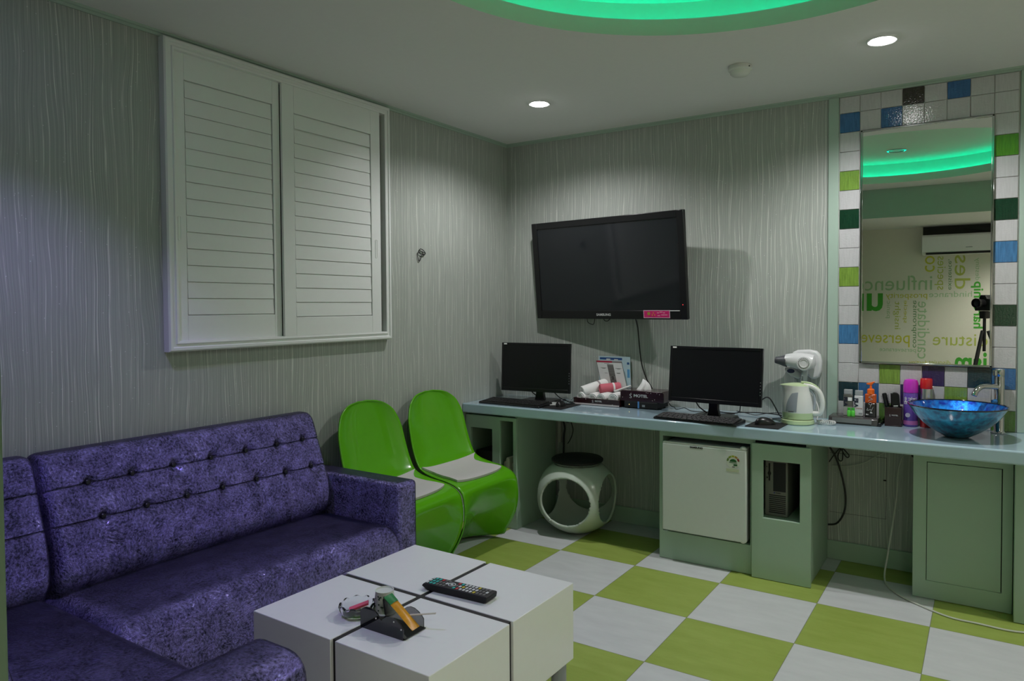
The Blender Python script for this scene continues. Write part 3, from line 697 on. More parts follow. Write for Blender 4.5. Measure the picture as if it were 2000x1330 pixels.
# remote control
t = thing('remote_control', 'long black remote control with coloured buttons lying across the white table', 'remote control', (1.335, -2.215, TZ+.0005), math.radians(3.0))
b = B(); b.prism([(-.128, .012), (-.122, .020), (-.10, .0225), (.128, .0225), (.131, .019), (.128, .004), (.118, 0), (-.105, 0)], 'y', -.031, .031)
b.mk('body', BLKM, t, bevel=.004)
cols = {'w': mat('button_white', (.55, .57, .58), .5), 'c': mat('button_teal', (.02, .40, .36), .5), 'r': mat('button_red', (.45, .03, .04), .5), 'y': mat('button_yellow', (.5, .42, .03), .5), 'g': mat('button_grey', (.12, .12, .12), .5)}
lay = ['www', 'ccc', 'ccc', 'rgg', 'ggg', 'gwg', '', '', 'rgc', 'cwr', 'wyw', 'www', 'www', 'www', 'ywy', 'ggg', 'ggg', 'gwg']
for i, row in enumerate(lay):
    for j, k in enumerate(row):
        if k == ' ': continue
        x = -.112+i*.0132; y = .018-.018*j
        B().box(x-.0042, x+.0042, y-.0062, y+.0062, .0225, .0242).mk('button', cols[k], t, bevel=.001, bseg=1)
x = -.112+6.5*.0132
b = B(); b.tube([(x+.012*math.cos(a*PI/8), .012*math.sin(a*PI/8), .0232) for a in range(16)], .0018, closed=True, sub=1, seg=5); b.mk('direction_ring', cols['w'], t)
B().cyl((x, 0, .0225), (x, 0, .0245), .005, seg=16).mk('button', cols['w'], t)
# ashtray
GLASS = mat('clear_glass', (.95, .97, .97), .02, trans=1, ior=1.35)
t = thing('ashtray', 'scalloped clear glass ashtray with a pink packet inside', 'ashtray', (1.170, -2.500, TZ+.0005))
b = B(); N = 96
def ash(u, v):
    a = 2*PI*u; f = .5+.5*math.cos(a*9)
    pr = [(.0, .004), (.030, .004), (.040, .006), (.045, .020), (.048, .036-.006*f), (.052, .038-.006*f), (.055+.002*f, .034-.006*f), (.052+.003*f, .018), (.044, .002), (.0, .0)]
    k = v*(len(pr)-1); i = min(int(k), len(pr)-2); q = k-i
    r = pr[i][0]*(1-q)+pr[i+1][0]*q; z = pr[i][1]*(1-q)+pr[i+1][1]*q
    return (r*math.cos(a), r*math.sin(a), z)
b.grid(ash, N, 18, cu=True); bmesh.ops.remove_doubles(b.bm, verts=b.bm.verts, dist=1e-5)
b.mk('bowl', GLASS, t, smooth=50)
o = B().box(-.030, .030, -.012, .012, -.003, .003, rot=(0, -.30, .75)).mk('wet_wipe', mat('pink_packet', (.75, .10, .18), .35), loc=(1.176, -2.500, TZ+.026))
tag(o, 'small pink packet leaning inside the glass ashtray', 'packet')
# paper cup
t = thing('paper_cup', 'upturned white paper cup printed with small dark green letters', 'cup', (1.232, -2.447, TZ+.0005))
b = B(); b.lathe([(.034, .001), (.036, .0), (.037, .004), (.034, .008), (.0345, .010), (.0275, .066), (.0285, .070), (.0265, .070), (.0255, .0665), (0, .0665)], seg=40)
b.mk('cup', mat('paper_white', (.60, .63, .57), .6), t)
DGP = mat('dark_green_ink', (.03, .06, .04), .5)
for k in range(26):
    a = -PI/2+(-1.4+random.random()*3.2); z = random.choice((.056, .050, .034, .029, .018)) + random.uniform(-.002, .002); rr = .0346-(z-.010)/.056*.007+.0004
    w_ = random.uniform(.0015, .0035)
    if z > .045 and not (-.7 < a+PI/2 < 1.2): continue
    B().box(-w_, w_, -.0003, .0003, -.002, .002, rot=(0, 0, 0)).mk('cup_print', DGP, t, smooth=False, loc=(rr*math.cos(a), rr*math.sin(a), z), rot=(0, 0, a+PI/2))
# black acrylic holder
t = thing('sachet_holder', 'black wavy acrylic sachet holder standing on the white table', 'holder', (1.327, -2.512, TZ+.0005))
wave = [(-.084, 0), (.084, 0), (.084, .031), (.076, .040), (.064, .049), (.048, .056), (.032, .057), (.018, .052), (.006, .043), (.001, .037), (-.004, .041), (-.014, .052), (-.028, .061), (-.044, .065), (-.062, .064), (-.076, .057), (-.084, .047)]
BACR = mat('black_acrylic', (.010, .011, .012), .06, coat=.5)
b = B(); b.prism(wave, 'y', -.046, -.042); b.mk('side_plate', BACR, t, smooth=False)
b = B(); b.prism([(x, z*.96) for x, z in wave], 'y', .040, .043); b.mk('side_plate', mat('smoke_acrylic', (.3, .3, .3), .05, trans=.9, ior=1.3), t, smooth=False)
B().box(-.084, .088, -.042, .046, 0, .004).mk('base_plate', BACR, t, bevel=.001)
for x, z in ((-.020, .040), (.078, .030), (.050, .046)): B().cyl((x, -.0475, z), (x, -.046, z), .0022, seg=12).mk('rivet', PRINTW, t)
t = thing('sachet', 'orange striped sachet with green top leaning in the black holder', 'sachet', (1.362, -2.508, TZ+.052), rot=(0, math.radians(37), math.radians(4)))
b = B(); b.grid(lambda u, v: (-.062+.124*u, -.017+.034*v, .006*math.sin(PI*u)*math.sin(PI*v)), 16, 8); b.grid(lambda u, v: (-.062+.124*u, -.017+.034*v, -.005*math.sin(PI*u)*math.sin(PI*v)), 16, 8)
b.mk('wrapper', mat('orange_foil', (.60, .27, .015), .35, noise=.8, nscale=60), t)
b = B(); b.grid(lambda u, v: (-.066+.030*u, -.018+.036*v, .0075*math.sin(PI*v)*(.3+.5*u)+.001), 6, 8); b.grid(lambda u, v: (-.066+.030*u, -.018+.036*v, -.0045*math.sin(PI*v)*(.3+.5*u)-.001), 6, 8); b.mk('green_end', mat('green_foil', (.03, .20, .07), .35), t)
o = B().box(-.045, .045, -.0035, .0035, -.0015, .0015).mk('paper_stick', mat('kraft_white', (.55, .52, .45), .6), loc=(1.405, -2.475, TZ+.044), rot=(0, -.12, .42), bevel=.001)
tag(o, 'thin pale wrapped stick poking out behind the orange sachet', 'stick')

# ------------------------------------------------------------------ moulded green chairs
SP = [(-.290, .870, .035, .004), (-.292, .862, .095, .012), (-.291, .845, .143, .022), (-.286, .808, .190, .032), (-.277, .755, .218, .038), (-.265, .700, .232, .040), (-.240, .60, .238, .040), (-.210, .52, .240, .038), (-.172, .462, .240, .034), (-.115, .434, .240, .028), (-.04, .424, .240, .020), (.03, .424, .240, .010), (.085, .422, .240, .000), (.130, .408, .240, -.006), (.154, .378, .240, -.002), (.140, .33, .240, .026), (.108, .26, .240, .060), (.066, .195, .240, .090), (.012, .130, .240, .115), (-.050, .072, .240, .140), (-.115, .028, .240, .168), (-.175, .006, .236, .06), (-.21, .003, .230, .01)]
def spv(s):
    k = s*(len(SP)-1); i = min(int(k), len(SP)-2); f = k-i
    P = [Vector(p) for p in SP]; p0 = P[max(i-1, 0)]; p1 = P[i]; p2 = P[i+1]; p3 = P[min(i+2, len(P)-1)]
    return .5*((2*p1)+(-p0+p2)*f+(2*p0-5*p1+4*p2-p3)*f*f+(-p0+3*p1-3*p2+p3)*f**3)
def chair_pt(s, v, lift=0):
    p = spv(s); q = spv(min(1, s+.004)); r = spv(max(0, s-.004))
    tx, tz = q[0]-r[0], q[1]-r[1]; L = math.hypot(tx, tz) or 1; tx /= L; tz /= L
    nx, nz = -tz, tx        # forward/up side of the sheet while running from the top down
    if s < .5: pass
    e = p[3]*abs(v)**(3.2 if s < .66 else 2.2)
    x = p[0]; z = p[1]
    # towards the sitter on the back and seat, forward flange on the base
    if s < .64: x += nx*e; z += nz*e
    else:
        k = min(1, (s-.64)/.06); x += (nx*e)*(1-k)+e*k; z += (nz*e)*(1-k)
    wv = p[2]
    if s < .05: pass
    return Vector((x+nx*lift, wv*v, max(z+nz*lift, .001)))
def make_chair():
    t = thing('moulded_chair', '', 'chair', (0, 0, 0), 0, 'green moulded plastic chairs')
    b = B(); NU, NV = 90, 32
    def fn(u, v):
        vv = -1+2*v
        # round the crown of the back
        s = u
        if u < .12:
            pass
        return chair_pt(s, vv)
    b.grid(fn, NU, NV)
    b.mk('shell', GREEN, t, smooth=180, solid=.007, off=0)
    # thin seat pad following the seat
    b = B()
    def pf(u, v, lift):
        vv = -1+2*v; s0 = .372+.185*u
        wv = .74+.08*u+.22*max(0, 1-u/.25)**1.5
        s = s0
        edge = abs(vv)
        s = s0+(.012*(1-edge**2) if u > .5 else 0)*(u-.5)*2-.02*(edge**4)*(u-.3)
        q = chair_pt(s, vv*wv, lift)
        return q
    NUp, NVp = 24, 20
    top = [[b.bm.verts.new(pf(i/NUp, j/NVp, .016+.002*math.sin(PI*j/NVp))) for j in range(NVp+1)] for i in range(NUp+1)]
    bot = [[b.bm.verts.new(pf(i/NUp, j/NVp, .0050)) for j in range(NVp+1)] for i in range(NUp+1)]
    for i in range(NUp):
        for j in range(NVp):
            b.bm.faces.new((top[i][j], top[i+1][j], top[i+1][j+1], top[i][j+1])); b.bm.faces.new((bot[i][j], bot[i][j+1], bot[i+1][j+1], bot[i+1][j]))
    bt = [top[i][0] for i in range(NUp+1)]+[top[NUp][j] for j in range(1, NVp+1)]+[top[i][NVp] for i in range(NUp-1, -1, -1)]+[top[0][j] for j in range(NVp-1, 0, -1)]
    bb = [bot[i][0] for i in range(NUp+1)]+[bot[NUp][j] for j in range(1, NVp+1)]+[bot[i][NVp] for i in range(NUp-1, -1, -1)]+[bot[0][j] for j in range(NVp-1, 0, -1)]
    for i in range(len(bt)):
        j = (i+1) % len(bt); b.bm.faces.new((bt[i], bb[i], bb[j], bt[j]))
    b.mk('seat_pad', PADM, t, smooth=60)
    return t
ch = make_chair(); ch.location = (.350, -.897, 0); ch.rotation_euler = (0, 0, math.radians(-1))
ch['label'] = 'glossy green moulded plastic chair standing beside the left sage cabinet'
c2 = copy_tree(ch); c2.location = (.350, -1.394, 0); c2.rotation_euler = (0, 0, math.radians(3))
c2['label'] = 'glossy green moulded plastic chair between the velvet sofa arm and its twin'

# ------------------------------------------------------------------ white ball stool with round cut-outs
t = thing('ball_stool', 'white ball-shaped stool with round cut-outs and a black top under the worktop', 'stool', (.712, -.300, 0), math.radians(1))
b = B()
NT, NPH = 132, 66; Rr = .250; HC = .222
VIEW = 0
def sph(u, v):
    a = 2*PI*u; ph = -PI/2+PI*v
    return Vector((Rr*math.cos(ph)*math.cos(a), Rr*math.cos(ph)*math.sin(a), HC+.226*math.sin(ph)))
HOLES = [Vector((math.cos(a), math.sin(a), -.02)) for a in [math.radians(-84+90*k) for k in range(4)]]
HR = math.radians(39)
V = {}
def spt(d):
    # squashed ball, flat under the seat and at the foot
    z = max(-.985, min(.93, d.z)); return Vector((d.x*Rr, d.y*Rr, HC+.5*(.455)*z))
icb = bmesh.new(); bmesh.ops.create_icosphere(icb, subdivisions=6, radius=1)
icb.verts.ensure_lookup_table()
for v in icb.verts:
    d = v.co.normalized()
    for h in HOLES:
        hn = h.normalized(); ang = d.angle(hn)
        if abs(ang-HR) < .016:      # pull near-rim vertices exactly onto the rim
            axis = hn.cross(d).normalized(); d = Matrix.Rotation(HR, 3, axis) @ hn
    v.co = d
kill = [f for f in icb.faces if any(f.calc_center_median().angle(h.normalized()) < HR-.001 for h in HOLES) or f.calc_center_median().z > .84]
bmesh.ops.delete(icb, geom=kill, context='FACES')
for v in icb.verts: v.co = spt(v.co)
b.bm.free(); b.bm = icb
b.mk('shell', mat('stool_white', (.46, .52, .46), .2, coat=.4), t, smooth=180, solid=.012, off=-1)
B().lathe([(0, .424), (.150, .424), (.156, .430), (.156, .438), (.145, .446), (.06, .450), (0, .451)], seg=48).mk('seat', BLKM, t)

# ------------------------------------------------------------------ television
t = thing('television', 'large black flat television mounted on the wall, tilted down', 'television', (.817, -.151, 1.581), rot=(math.radians(5.42), 0, math.radians(-6.71)))
TVW, TVH = 1.09, .617
b = B(); hw, hh = TVW/2, TVH/2; sx0, sx1, sz0, sz1 = -hw+.040, hw-.042, -hh+.052, hh-.040
b.box(-hw, sx0, 0, .030, -hh, hh); b.box(sx1, hw, 0, .030, -hh, hh); b.box(sx0, sx1, 0, .030, -hh, sz0); b.box(sx0, sx1, 0, .030, sz1, hh)
b.mk('bezel', BLK, t, bevel=.003)
B().box(sx0-.001, sx1+.001, .006, .012, sz0-.001, sz1+.001).mk('screen', SCR, t, smooth=False)
B().box(-hw+.02, hw-.02, .030, .050, -hh+.02, hh-.02).mk('back_cover', BLKM, t, bevel=.008)
text('brand_print', 'SAMSUNG', .020, SILV, t, (-.02, -.0006, -hh+.026), bold=.0006, xs=1.15)
MAG = mat('magenta_sticker', (.52, .015, .14), .4, noise=.5, nscale=60)
st = B().box(.262, .436, -.001, -.0001, -hh+.008, -hh+.054).mk('sticker', mat('sticker_edge', (.62, .38, .48), .5), t)
B().box(.266, .432, -.0014, -.001, -hh+.012, -hh+.050).mk('sticker_face', MAG, st)
B().cyl((.298, -.0018, -hh+.034), (.298, -.0014, -hh+.034), .010, seg=20).mk('sticker_dot', mat('olive_print', (.30, .25, .04), .5), st)
for k in range(3): B().box(.318+.008*k, .323+.008*k, -.0018, -.0014, -hh+.022+.012*(k % 2), -hh+.030+.012*(k % 2)).mk('sticker_text', mat('gold_print', (.55, .30, .03), .5), st)
for k, (x0, x1, z) in enumerate(((.352, .366, .036), (.370, .388, .040), (.392, .404, .036), (.355, .372, .020), (.380, .420, .024))): B().box(x0, x1, -.0018, -.0014, -hh+z, -hh+z+.005).mk('sticker_text', mat('pale_pink_print', (.65, .25, .35), .5), st)
B().box(.42, sx1-.004, -.0008, .0, sz0-.003, sz0+.001).mk('sticker_edge', PRINTW, t)
B().cyl((.520, -.0006, -hh+.085), (.520, .0, -hh+.085), .0022, seg=12).mk('standby_light', mat('red_led', (.5, .02, .02), .4, emit=(1, .05, .05), estr=2), t)
b = B(); b.box(-.22, .22, .050, .070, -.12, .12); b.mk('mount_plate', BLKM, t)
b = B(); b.box(-.10, .10, .070, .130, -.02, .02); b.mk('mount_arm', BLKM, t)
b = B(); b.tube([(-.165, .03, -hh+.02), (-.16, .025, -hh-.02), (-.135, .02, -hh-.034), (-.110, .02, -hh-.033), (-.10, .025, -hh+.02)], .0022); b.mk('loose_cable', CABLE, t)
b = B(); b.tube([(-.04, .03, -hh+.01), (-.03, .02, -hh-.010), (-.005, .02, -hh-.014), (.02, .03, -hh+.01)], .0025); b.mk('loose_cable', CABLE, t)
b = B(); b.tube([(.990, -.075, 1.285), (.993, -.045, 1.22), (.998, -.03, 1.10), (1.012, -.03, 1.00), (1.040, -.024, .91), (1.075, -.016, .85), (1.09, -.014, .79), (1.088, -.014, .756)], .0042)
tag(b.mk('tv_cable', CABLE), 'black cable running down the wall from the television to the worktop', 'cable')

# ------------------------------------------------------------------ computer screens, keyboards, mice
def monitor(loc, yaw, pitch, w, h, label, base):
    t = thing('computer_monitor', label, 'monitor', loc, 0, 'computer monitors on the worktop', rot=(math.radians(-pitch)*-1, 0, math.radians(yaw)))
    hw, hh = w/2, h/2; b = B()
    b.box(-hw, -hw+.014, 0, .018, -hh, hh); b.box(hw-.014, hw, 0, .018, -hh, hh); b.box(-hw+.014, hw-.014, 0, .018, -hh, -hh+.022); b.box(-hw+.014, hw-.014, 0, .018, hh-.014, hh)
    b.mk('bezel', BLK, t, bevel=.002)
    B().box(-hw+.013, hw-.013, .003, .008, -hh+.021, hh-.013).mk('screen', MSCR, t, smooth=False)
    B().prism([(-hw+.01, .018), (hw-.01, .018), (hw-.08, .048), (-hw+.08, .048)], 'z', -hh+.01, hh-.01).mk('back_cover', BLKM, t, bevel=.006)
    B().box(-hw+.016, -hw+.038, -.0006, 0, hh-.012, hh-.004).mk('corner_logo', PRINTW, t, smooth=False)
    for k in range(5): B().box(hw-.009, hw-.005, -.0006, 0, -hh+.06+k*.016, -hh+.063+k*.016).mk('side_button', GREYP, t, smooth=False)
    # stand, in the monitor's own axes (tilt is small)
    inv = Matrix.Translation(Vector(loc)) @ Euler(t.rotation_euler).to_matrix().to_4x4()
    iv = inv.inverted()
    def wl(x, y, z): return iv @ Vector((x, y, z))
    cx, cy = base; ang = math.radians(yaw); rx = Vector((math.cos(ang), math.sin(ang), 0)); ry = Vector((-math.sin(ang), math.cos(ang), 0))
    b = B()
    pts = []
    for dz in (0, .012):
        k = 1-.06*(dz > 0)
        ring = [b.bm.verts.new(wl(*(Vector((cx, cy, CH+.0008+dz))+rx*(x*k)+ry*(y*k)))) for x, y in rrect(-.115, .115, -.085, .085, .035, 6)]
        pts.append(ring)
    n = len(pts[0]); b.bm.faces.new(pts[0][::-1]); b.bm.faces.new(pts[1])
    for i in range(n): b.bm.faces.new((pts[0][i], pts[0][(i+1) % n], pts[1][(i+1) % n], pts[1][i]))
    b.mk('stand_base', BLK, t, bevel=.002)
    b = B(); rings = []
    for z, ww, dy in ((CH+.012, .034, 0), (CH+.05, .026, .0), (loc[2]-hh+.06, .026, .004), (loc[2]-hh+.09, .034, .0)):
        c0 = Vector((cx, cy, z)); yb = -.012+dy
        rings.append([b.bm.verts.new(wl(*(c0+rx*a+ry*(c_+yb)))) for a, c_ in ((-ww, -.012), (ww, -.012), (ww, .016), (-ww, .016))])
    for p, q in zip(rings, rings[1:]):
        for i in range(4): b.bm.faces.new((p[i], p[(i+1) % 4], q[(i+1) % 4], q[i]))
    b.bm.faces.new(rings[0][::-1]); b.bm.faces.new(rings[-1])
    b.mk('stand_neck', BLK, t, bevel=.003)
    return t
monitor((.361, -.218, .965), 5.44, -2.81, .49, .310, 'switched-off black computer monitor nearest the window wall corner', (.385, -.185))
monitor((1.568, -.350, .984), -4.21, -5.59, .516, .301, 'switched-off black computer monitor beside the white kettle', (1.550, -.280))
KEYM = mat('key_black', (.012, .012, .013), .45)
def keyboard(loc, rz, label, w=.45, d=.155):
    t = thing('keyboard', label, 'keyboard', loc, rz, 'black keyboards on the worktop')
    b = B(); b.prism([(-d/2, .0), (-d/2, .009), (-d/2+.01, .012), (d/2-.012, .022), (d/2, .020), (d/2, .0)], 'x', -w/2, w/2); b.mk('body', BLK, t, bevel=.004)
    kw = w-.03
    for r in range(6):
        y = d/2-.022-r*.0205; n = [15, 17, 17, 16, 15, 12][r]
        z = .0215-(r+.4)*.0017
        for k in range(n):
            x0 = -kw/2+kw*k/n; x1 = -kw/2+kw*(k+1)/n
            o = B().box(x0+.0012, x1-.0012, y-.0085, y+.0085, z-.002, z+.005).mk('key', KEYM, t, bevel=.0012, bseg=1, smooth=False)
    return t
keyboard((.325, -.395, CH+.0006), math.radians(-1.5), 'black keyboard in front of the monitor nearest the window wall', .455, .15)
keyboard((1.515, -.438, CH+.0006), math.radians(-4.5), 'black keyboard in front of the monitor beside the white kettle', .46, .132)
def mousepad(x0, x1, y0, y1, rz, label):
    o = B().prism(rrect(-(x1-x0)/2, (x1-x0)/2, -(y1-y0)/2, (y1-y0)/2, .008, 3), 'z', 0, .003).mk('mouse_mat', BLKM, loc=((x0+x1)/2, (y0+y1)/2, CH+.0004), rot=(0, 0, rz), smooth=False)
    return tag(o, label, 'mouse mat', 'black mouse mats on the worktop')
def mouse(loc, rz, label):
    t = thing('computer_mouse', label, 'mouse', loc, rz, 'black computer mice')
    b = B()
    b.grid(lambda u, v: ((lambda a, q: (.029*math.cos(a)*math.cos(q)*(1+.1*math.sin(a)), .055*math.sin(a)*math.cos(q), .036*math.sin(q)*(1-.25*math.sin(a)*math.cos(q))))(2*PI*u, PI/2*v)), 32, 12, cu=True)
    bmesh.ops.remove_doubles(b.bm, verts=b.bm.verts, dist=1e-5)
    b.mk('body', BLK, t, smooth=180)
    B().cyl((-.003, .030, .0275), (.003, .030, .0275), .007, seg=14).mk('wheel', GREYP, t)
    return t
mousepad(.50, .692, -.458, -.215, .0, 'black mouse mat beside the keyboard nearest the window wall')
mouse((.620, -.340, CH+.0038), math.radians(15), 'black computer mouse on the mat nearest the window wall')
mousepad(1.772, 1.938, -.485, -.290, math.radians(-2), 'black mouse mat in front of the white kettle')
mouse((1.845, -.385, CH+.0038), math.radians(-50), 'black computer mouse on the mat in front of the white kettle')
o = B().prism(rrect(-.045, .045, -.06, .06, .012, 4), 'z', 0, .006).mk('clear_case', mat('clear_plastic', (.5, .52, .5), .1, spec=.8), loc=(.555, -.295, CH+.0036), rot=(0, 0, .2), bevel=.002)
tag(o, 'flat clear plastic case on the mouse mat by the first mouse', 'case')
def cab(pts, r, label, name='monitor_cable', m=None):
    b = B(); b.tube(pts, r); return tag(b.mk(name, m or CABLE), label, 'cable')
h = CH+.0035
cab([(.285, -.17, .83), (.30, -.16, .80), (.33, -.15, .775), (.35, -.13, CH+.008), (.42, -.10, h), (.50, -.07, h)], .0035, 'black cable with a thick plug hanging behind the monitor nearest the window wall')
cab([(.45, -.17, .83), (.475, -.16, .80), (.51, -.15, .77), (.56, -.14, h), (.62, -.16, h), (.64, -.20, h+.002), (.62, -.28, h+.004)], .003, 'black cable dropping behind the first monitor towards the mouse')
cab([(.62, -.285, CH+.018), (.60, -.24, CH+.012), (.585, -.19, h), (.585, -.10, CH+.03), (.62, -.03, CH+.05), (.68, -.012, CH+.052)], .0015, 'thin grey cable curving up from the first mouse to the towel tray', m=GREYP)
cab([(1.185, -.05, .79), (1.22, -.08, .765), (1.25, -.10, CH+.012), (1.27, -.12, h), (1.31, -.10, CH+.012), (1.35, -.12, h), (1.40, -.14, h), (1.46, -.12, h)], .0022, 'thin wavy black cable crossing the worktop beside the tissue box')
cab([(1.42, -.28, .86), (1.44, -.26, .82), (1.455, -.24, .79), (1.50, -.20, h), (1.56, -.16, h), (1.62, -.15, h+.006)], .0035, 'black monitor cable with a thick plug left of the second monitor stand')
cab([(1.74, -.13, .82), (1.757, -.13, .838), (1.785, -.13, .857), (1.807, -.13, .847), (1.834, -.13, .802), (1.855, -.13, .765), (1.87, -.13, CH+.004)], .0035, 'black cable arching from behind the second monitor down to the kettle')
cab([(1.62, -.10, h+.006), (1.72, -.07, h+.008), (1.80, -.06, h+.006), (1.90, -.07, h), (1.98, -.06, h)], .003, 'black cable lying along the wall between second monitor and kettle')
cab([(1.66, -.17, .84), (1.65, -.15, .80), (1.63, -.12, CH+.012), (1.56, -.10, h), (1.48, -.07, h)], .003, 'black cable looping under the second monitor screen')
cab([(1.60, -.05, h+.006), (1.67, -.10, h+.006), (1.73, -.13, h+.004), (1.78, -.09, h+.012), (1.84, -.045, h+.012), (1.90, -.10, h+.004), (1.84, -.17, h), (1.80, -.22, h), (1.815, -.25, h), (1.82, -.30, CH+.006), (1.83, -.335, CH+.014)], .0022, 'thin black mouse cable winding behind the second mouse mat')

# ------------------------------------------------------------------ towel tray, tissue box, receiver, cards
t = thing('towel_tray', 'dark wine coloured tray of rolled towels with a silver strip', 'tray', (.788, -.115, CH+.0006))
b = B(); hw = .156; dy0, dy1 = -.088, .075
b.box(-hw, hw, dy0, dy1, 0, .006); b.box(-hw, hw, dy0, dy0+.005, .006, .042); b.box(-hw, hw, dy1-.005, dy1, .006, .042); b.box(-hw, -hw+.005, dy0+.005, dy1-.005, .006, .042); b.box(hw-.005, hw, dy0+.005, dy1-.005, .006, .042)
b.mk('box', BURG, t, bevel=.001)
B().box(-hw+.001, hw-.001, dy0-.0012, dy0, .002, .011).mk('silver_strip', mat('strip', (.50, .44, .44), .4), t)
text('print', 'S', .022, SILV, t, (-.022, dy0-.0006, .024), xs=1.1)
text('print', 'MOTEL', .0125, SILV, t, (.0165, dy0-.0006, .027), bold=.0004, xs=1.2)
for x, z in ((-.07, .036), (.11, .012)): B().cyl((x, dy0-.0012, z), (x, dy0, z), .0018, seg=10).mk('rivet', PRINTW, t)
def towel(loc, rot, L, r, m, label, band=None, n=0):
    t = thing('rolled_towel', label, 'towel', loc, 0, 'rolled towels in the tray', rot=rot)
    pr = [(0, -L/2+.004), (r*.18, -L/2+.001), (r*.26, -L/2+.006), (r*.40, -L/2), (r*.50, -L/2+.006), (r*.66, -L/2-.001), (r*.76, -L/2+.004), (r*.92, -L/2), (r, -L/2+.006)]
    pr = pr+[(r*1.02, -L/6), (r*1.02, L/6)]+[(a, -z) for a, z in pr[::-1]]
    B().lathe(pr, seg=28, ax='y').mk('roll', m, t)
    if band:
        B().lathe([(r*1.03, -.006), (r*1.05, -.004), (r*1.05, .004), (r*1.03, .006)], (0, band[0], 0), seg=28, ax='y').mk('woven_band', band[1], t)
    return t
BND = mat('grey_band', (.30, .26, .26), .9)
for k, (x, r, lb) in enumerate(((.684, .030, 'white rolled towel at the window end of the wine tray'), (.750, .029, 'white rolled towel second from the window end of the wine tray'), (.818, .030, 'white rolled towel in front below the pink towel'), (.893, .033, 'white rolled towel in the tray next to the tissue box'))):
    towel((x, -.118, CH+.014+r*1.03), (0, 0, math.radians((-8, 4, -3, 2)[k])), .145, r, TOWEL, lb)
towel((.722, -.098, CH+.008+.088), (math.radians(14), 0, math.radians(-34)), .175, .034, TOWEL, 'large white rolled towel with a thin grey band laid on top of the others', (.03, BND))
towel((.822, -.080, CH+.008+.092), (math.radians(4), 0, math.radians(-46)), .13, .028, PINK, 'pink rolled towel with a pale band on top of the tray', (.02, TOWEL))
o = B().box(-.05, .05, -.028, .028, 0, .012, rot=(0, -.35, .1)).mk('folded_towel', TOWEL, loc=(.905, -.075, CH+.092), bevel=.005, bseg=3)
tag(o, 'flat folded white towel sticking up beside the tissue box', 'towel', 'rolled towels in the tray')
# receiver box
t = thing('set_top_box', 'flat black receiver box with a blue strip under the tissue box', 'receiver', (1.075, -.105, CH+.0006))
B().box(-.105, .108, -.085, .075, .004, .040).mk('case', BLKM, t, bevel=.003)
B().box(-.018, -.008, -.0862, -.085, .003, .042).mk('blue_strip', mat('blue_tape', (.10, .28, .62), .4), t)
B().box(.010, .028, -.0862, -.085, .012, .024).mk('front_port', GREYP, t); B().cyl((-.072, -.0866, .022), (-.072, -.085, .022), .002, seg=10).mk('indicator', mat('amber_led', (.6, .5, .2), .4, emit=(1, .8, .3), estr=1.5), t)
for sx in (-.09, .09):
    for sy in (-.07, .06): B().cyl((sx, sy, 0), (sx, sy, .004), .006, seg=12).mk('foot', BLKM, t)
t = thing('tissue_box', 'dark wine coloured tissue box printed with silver letters', 'tissue box', (1.082, -.112, CH+.0412))
b = B(); b.prism([(-.138, 0), (.138, 0), (.138, .052), (.128, .064), (-.128, .064), (-.138, .052)], 'y', -.078, .074); b.mk('box', BURG, t, bevel=.003)
text('print', 'S', .036, SILV, t, (-.070, -.0786, .030), xs=1.0)
text('print', 'MOTEL', .023, SILV, t, (-.006, -.0786, .034), bold=.0007, xs=1.22)
for x, z in ((-.122, .022), (-.068, .048), (.040, .055), (.058, .054), (.096, .055), (.112, .050), (.082, .018), (.068, .012), (.03, .056)): B().cyl((x, -.079, z), (x, -.078, z), .0016, seg=8).mk('rivet', PRINTW, t)
o = B(); NN = 28
def tis(u, v):
    a = u*2*PI; k = v
    r = .040*(1-k)**.8*(1+.25*math.sin(3*a+1)+.12*math.sin(7*a)); return (r*math.cos(a)*1.0+.010*math.sin(k*3), r*math.sin(a)*.55, .064*k+.006*math.sin(5*a)*k*(1-k)*2)
o.grid(tis, NN, 12, cu=True)
tag(o.mk('tissue', mat('tissue_white', (.78, .78, .78), .9), loc=(1.055, -.112, CH+.1055), smooth=20), 'crumpled white tissue poking out of the wine coloured box', 'tissue')
# instruction cards
def card(name, P, m, lo=.4):
    tl, tr, br, bl = [Vector(p) for p in P]; nrm = (tr-tl).cross(bl-tl).normalized()
    t = bpy.data.objects.new(name, None); COL.objects.link(t)
    ex = (br-bl).normalized(); wd = (br-bl).length; ey = ((tl-bl)+(tr-br))*.5; ht = ey.length; ey = ey.normalized(); sh = ey.dot(ex); ey = ey
    nz = ex.cross(ey).normalized(); yy = nz.cross(ex)
    t.matrix_world = Matrix((ex, yy, nz)).transposed().to_4x4(); t.matrix_world.translation = bl
    skew = ht*ey.dot(ex); hh = ht*ey.dot(yy)
    def Q(u, v, w=0): return (u*wd+skew*v, v*hh, w)
    def panel(nm, u0, u1, v0, v1, mm, w=.0015, par=None):
        v0, v1 = (lo+(1-lo)*v0 if v0 > 0 else 0), lo+(1-lo)*v1
        b = B(); b.quad(Q(u0, v0, w), Q(u1, v0, w), Q(u1, v1, w), Q(u0, v1, w)); return b.mk(nm, mm, par or t, smooth=False, fix=False)
    b = B()
    A = [b.bm.verts.new(Q(u, v, 0)) for u, v in ((0, 0), (1, 0), (1, 1), (0, 1))]; C2 = [b.bm.verts.new(Q(u, v, .0012)) for u, v in ((0, 0), (1, 0), (1, 1), (0, 1))]
    b.bm.faces.new(A[::-1]); b.bm.faces.new(C2)
    for i in range(4): b.bm.faces.new((A[i], A[(i+1) % 4], C2[(i+1) % 4], C2[i]))
    b.mk('sheet', m, t, smooth=False)
    return t, panel
PAPER = mat('white_card', (.60, .60, .60), .5)
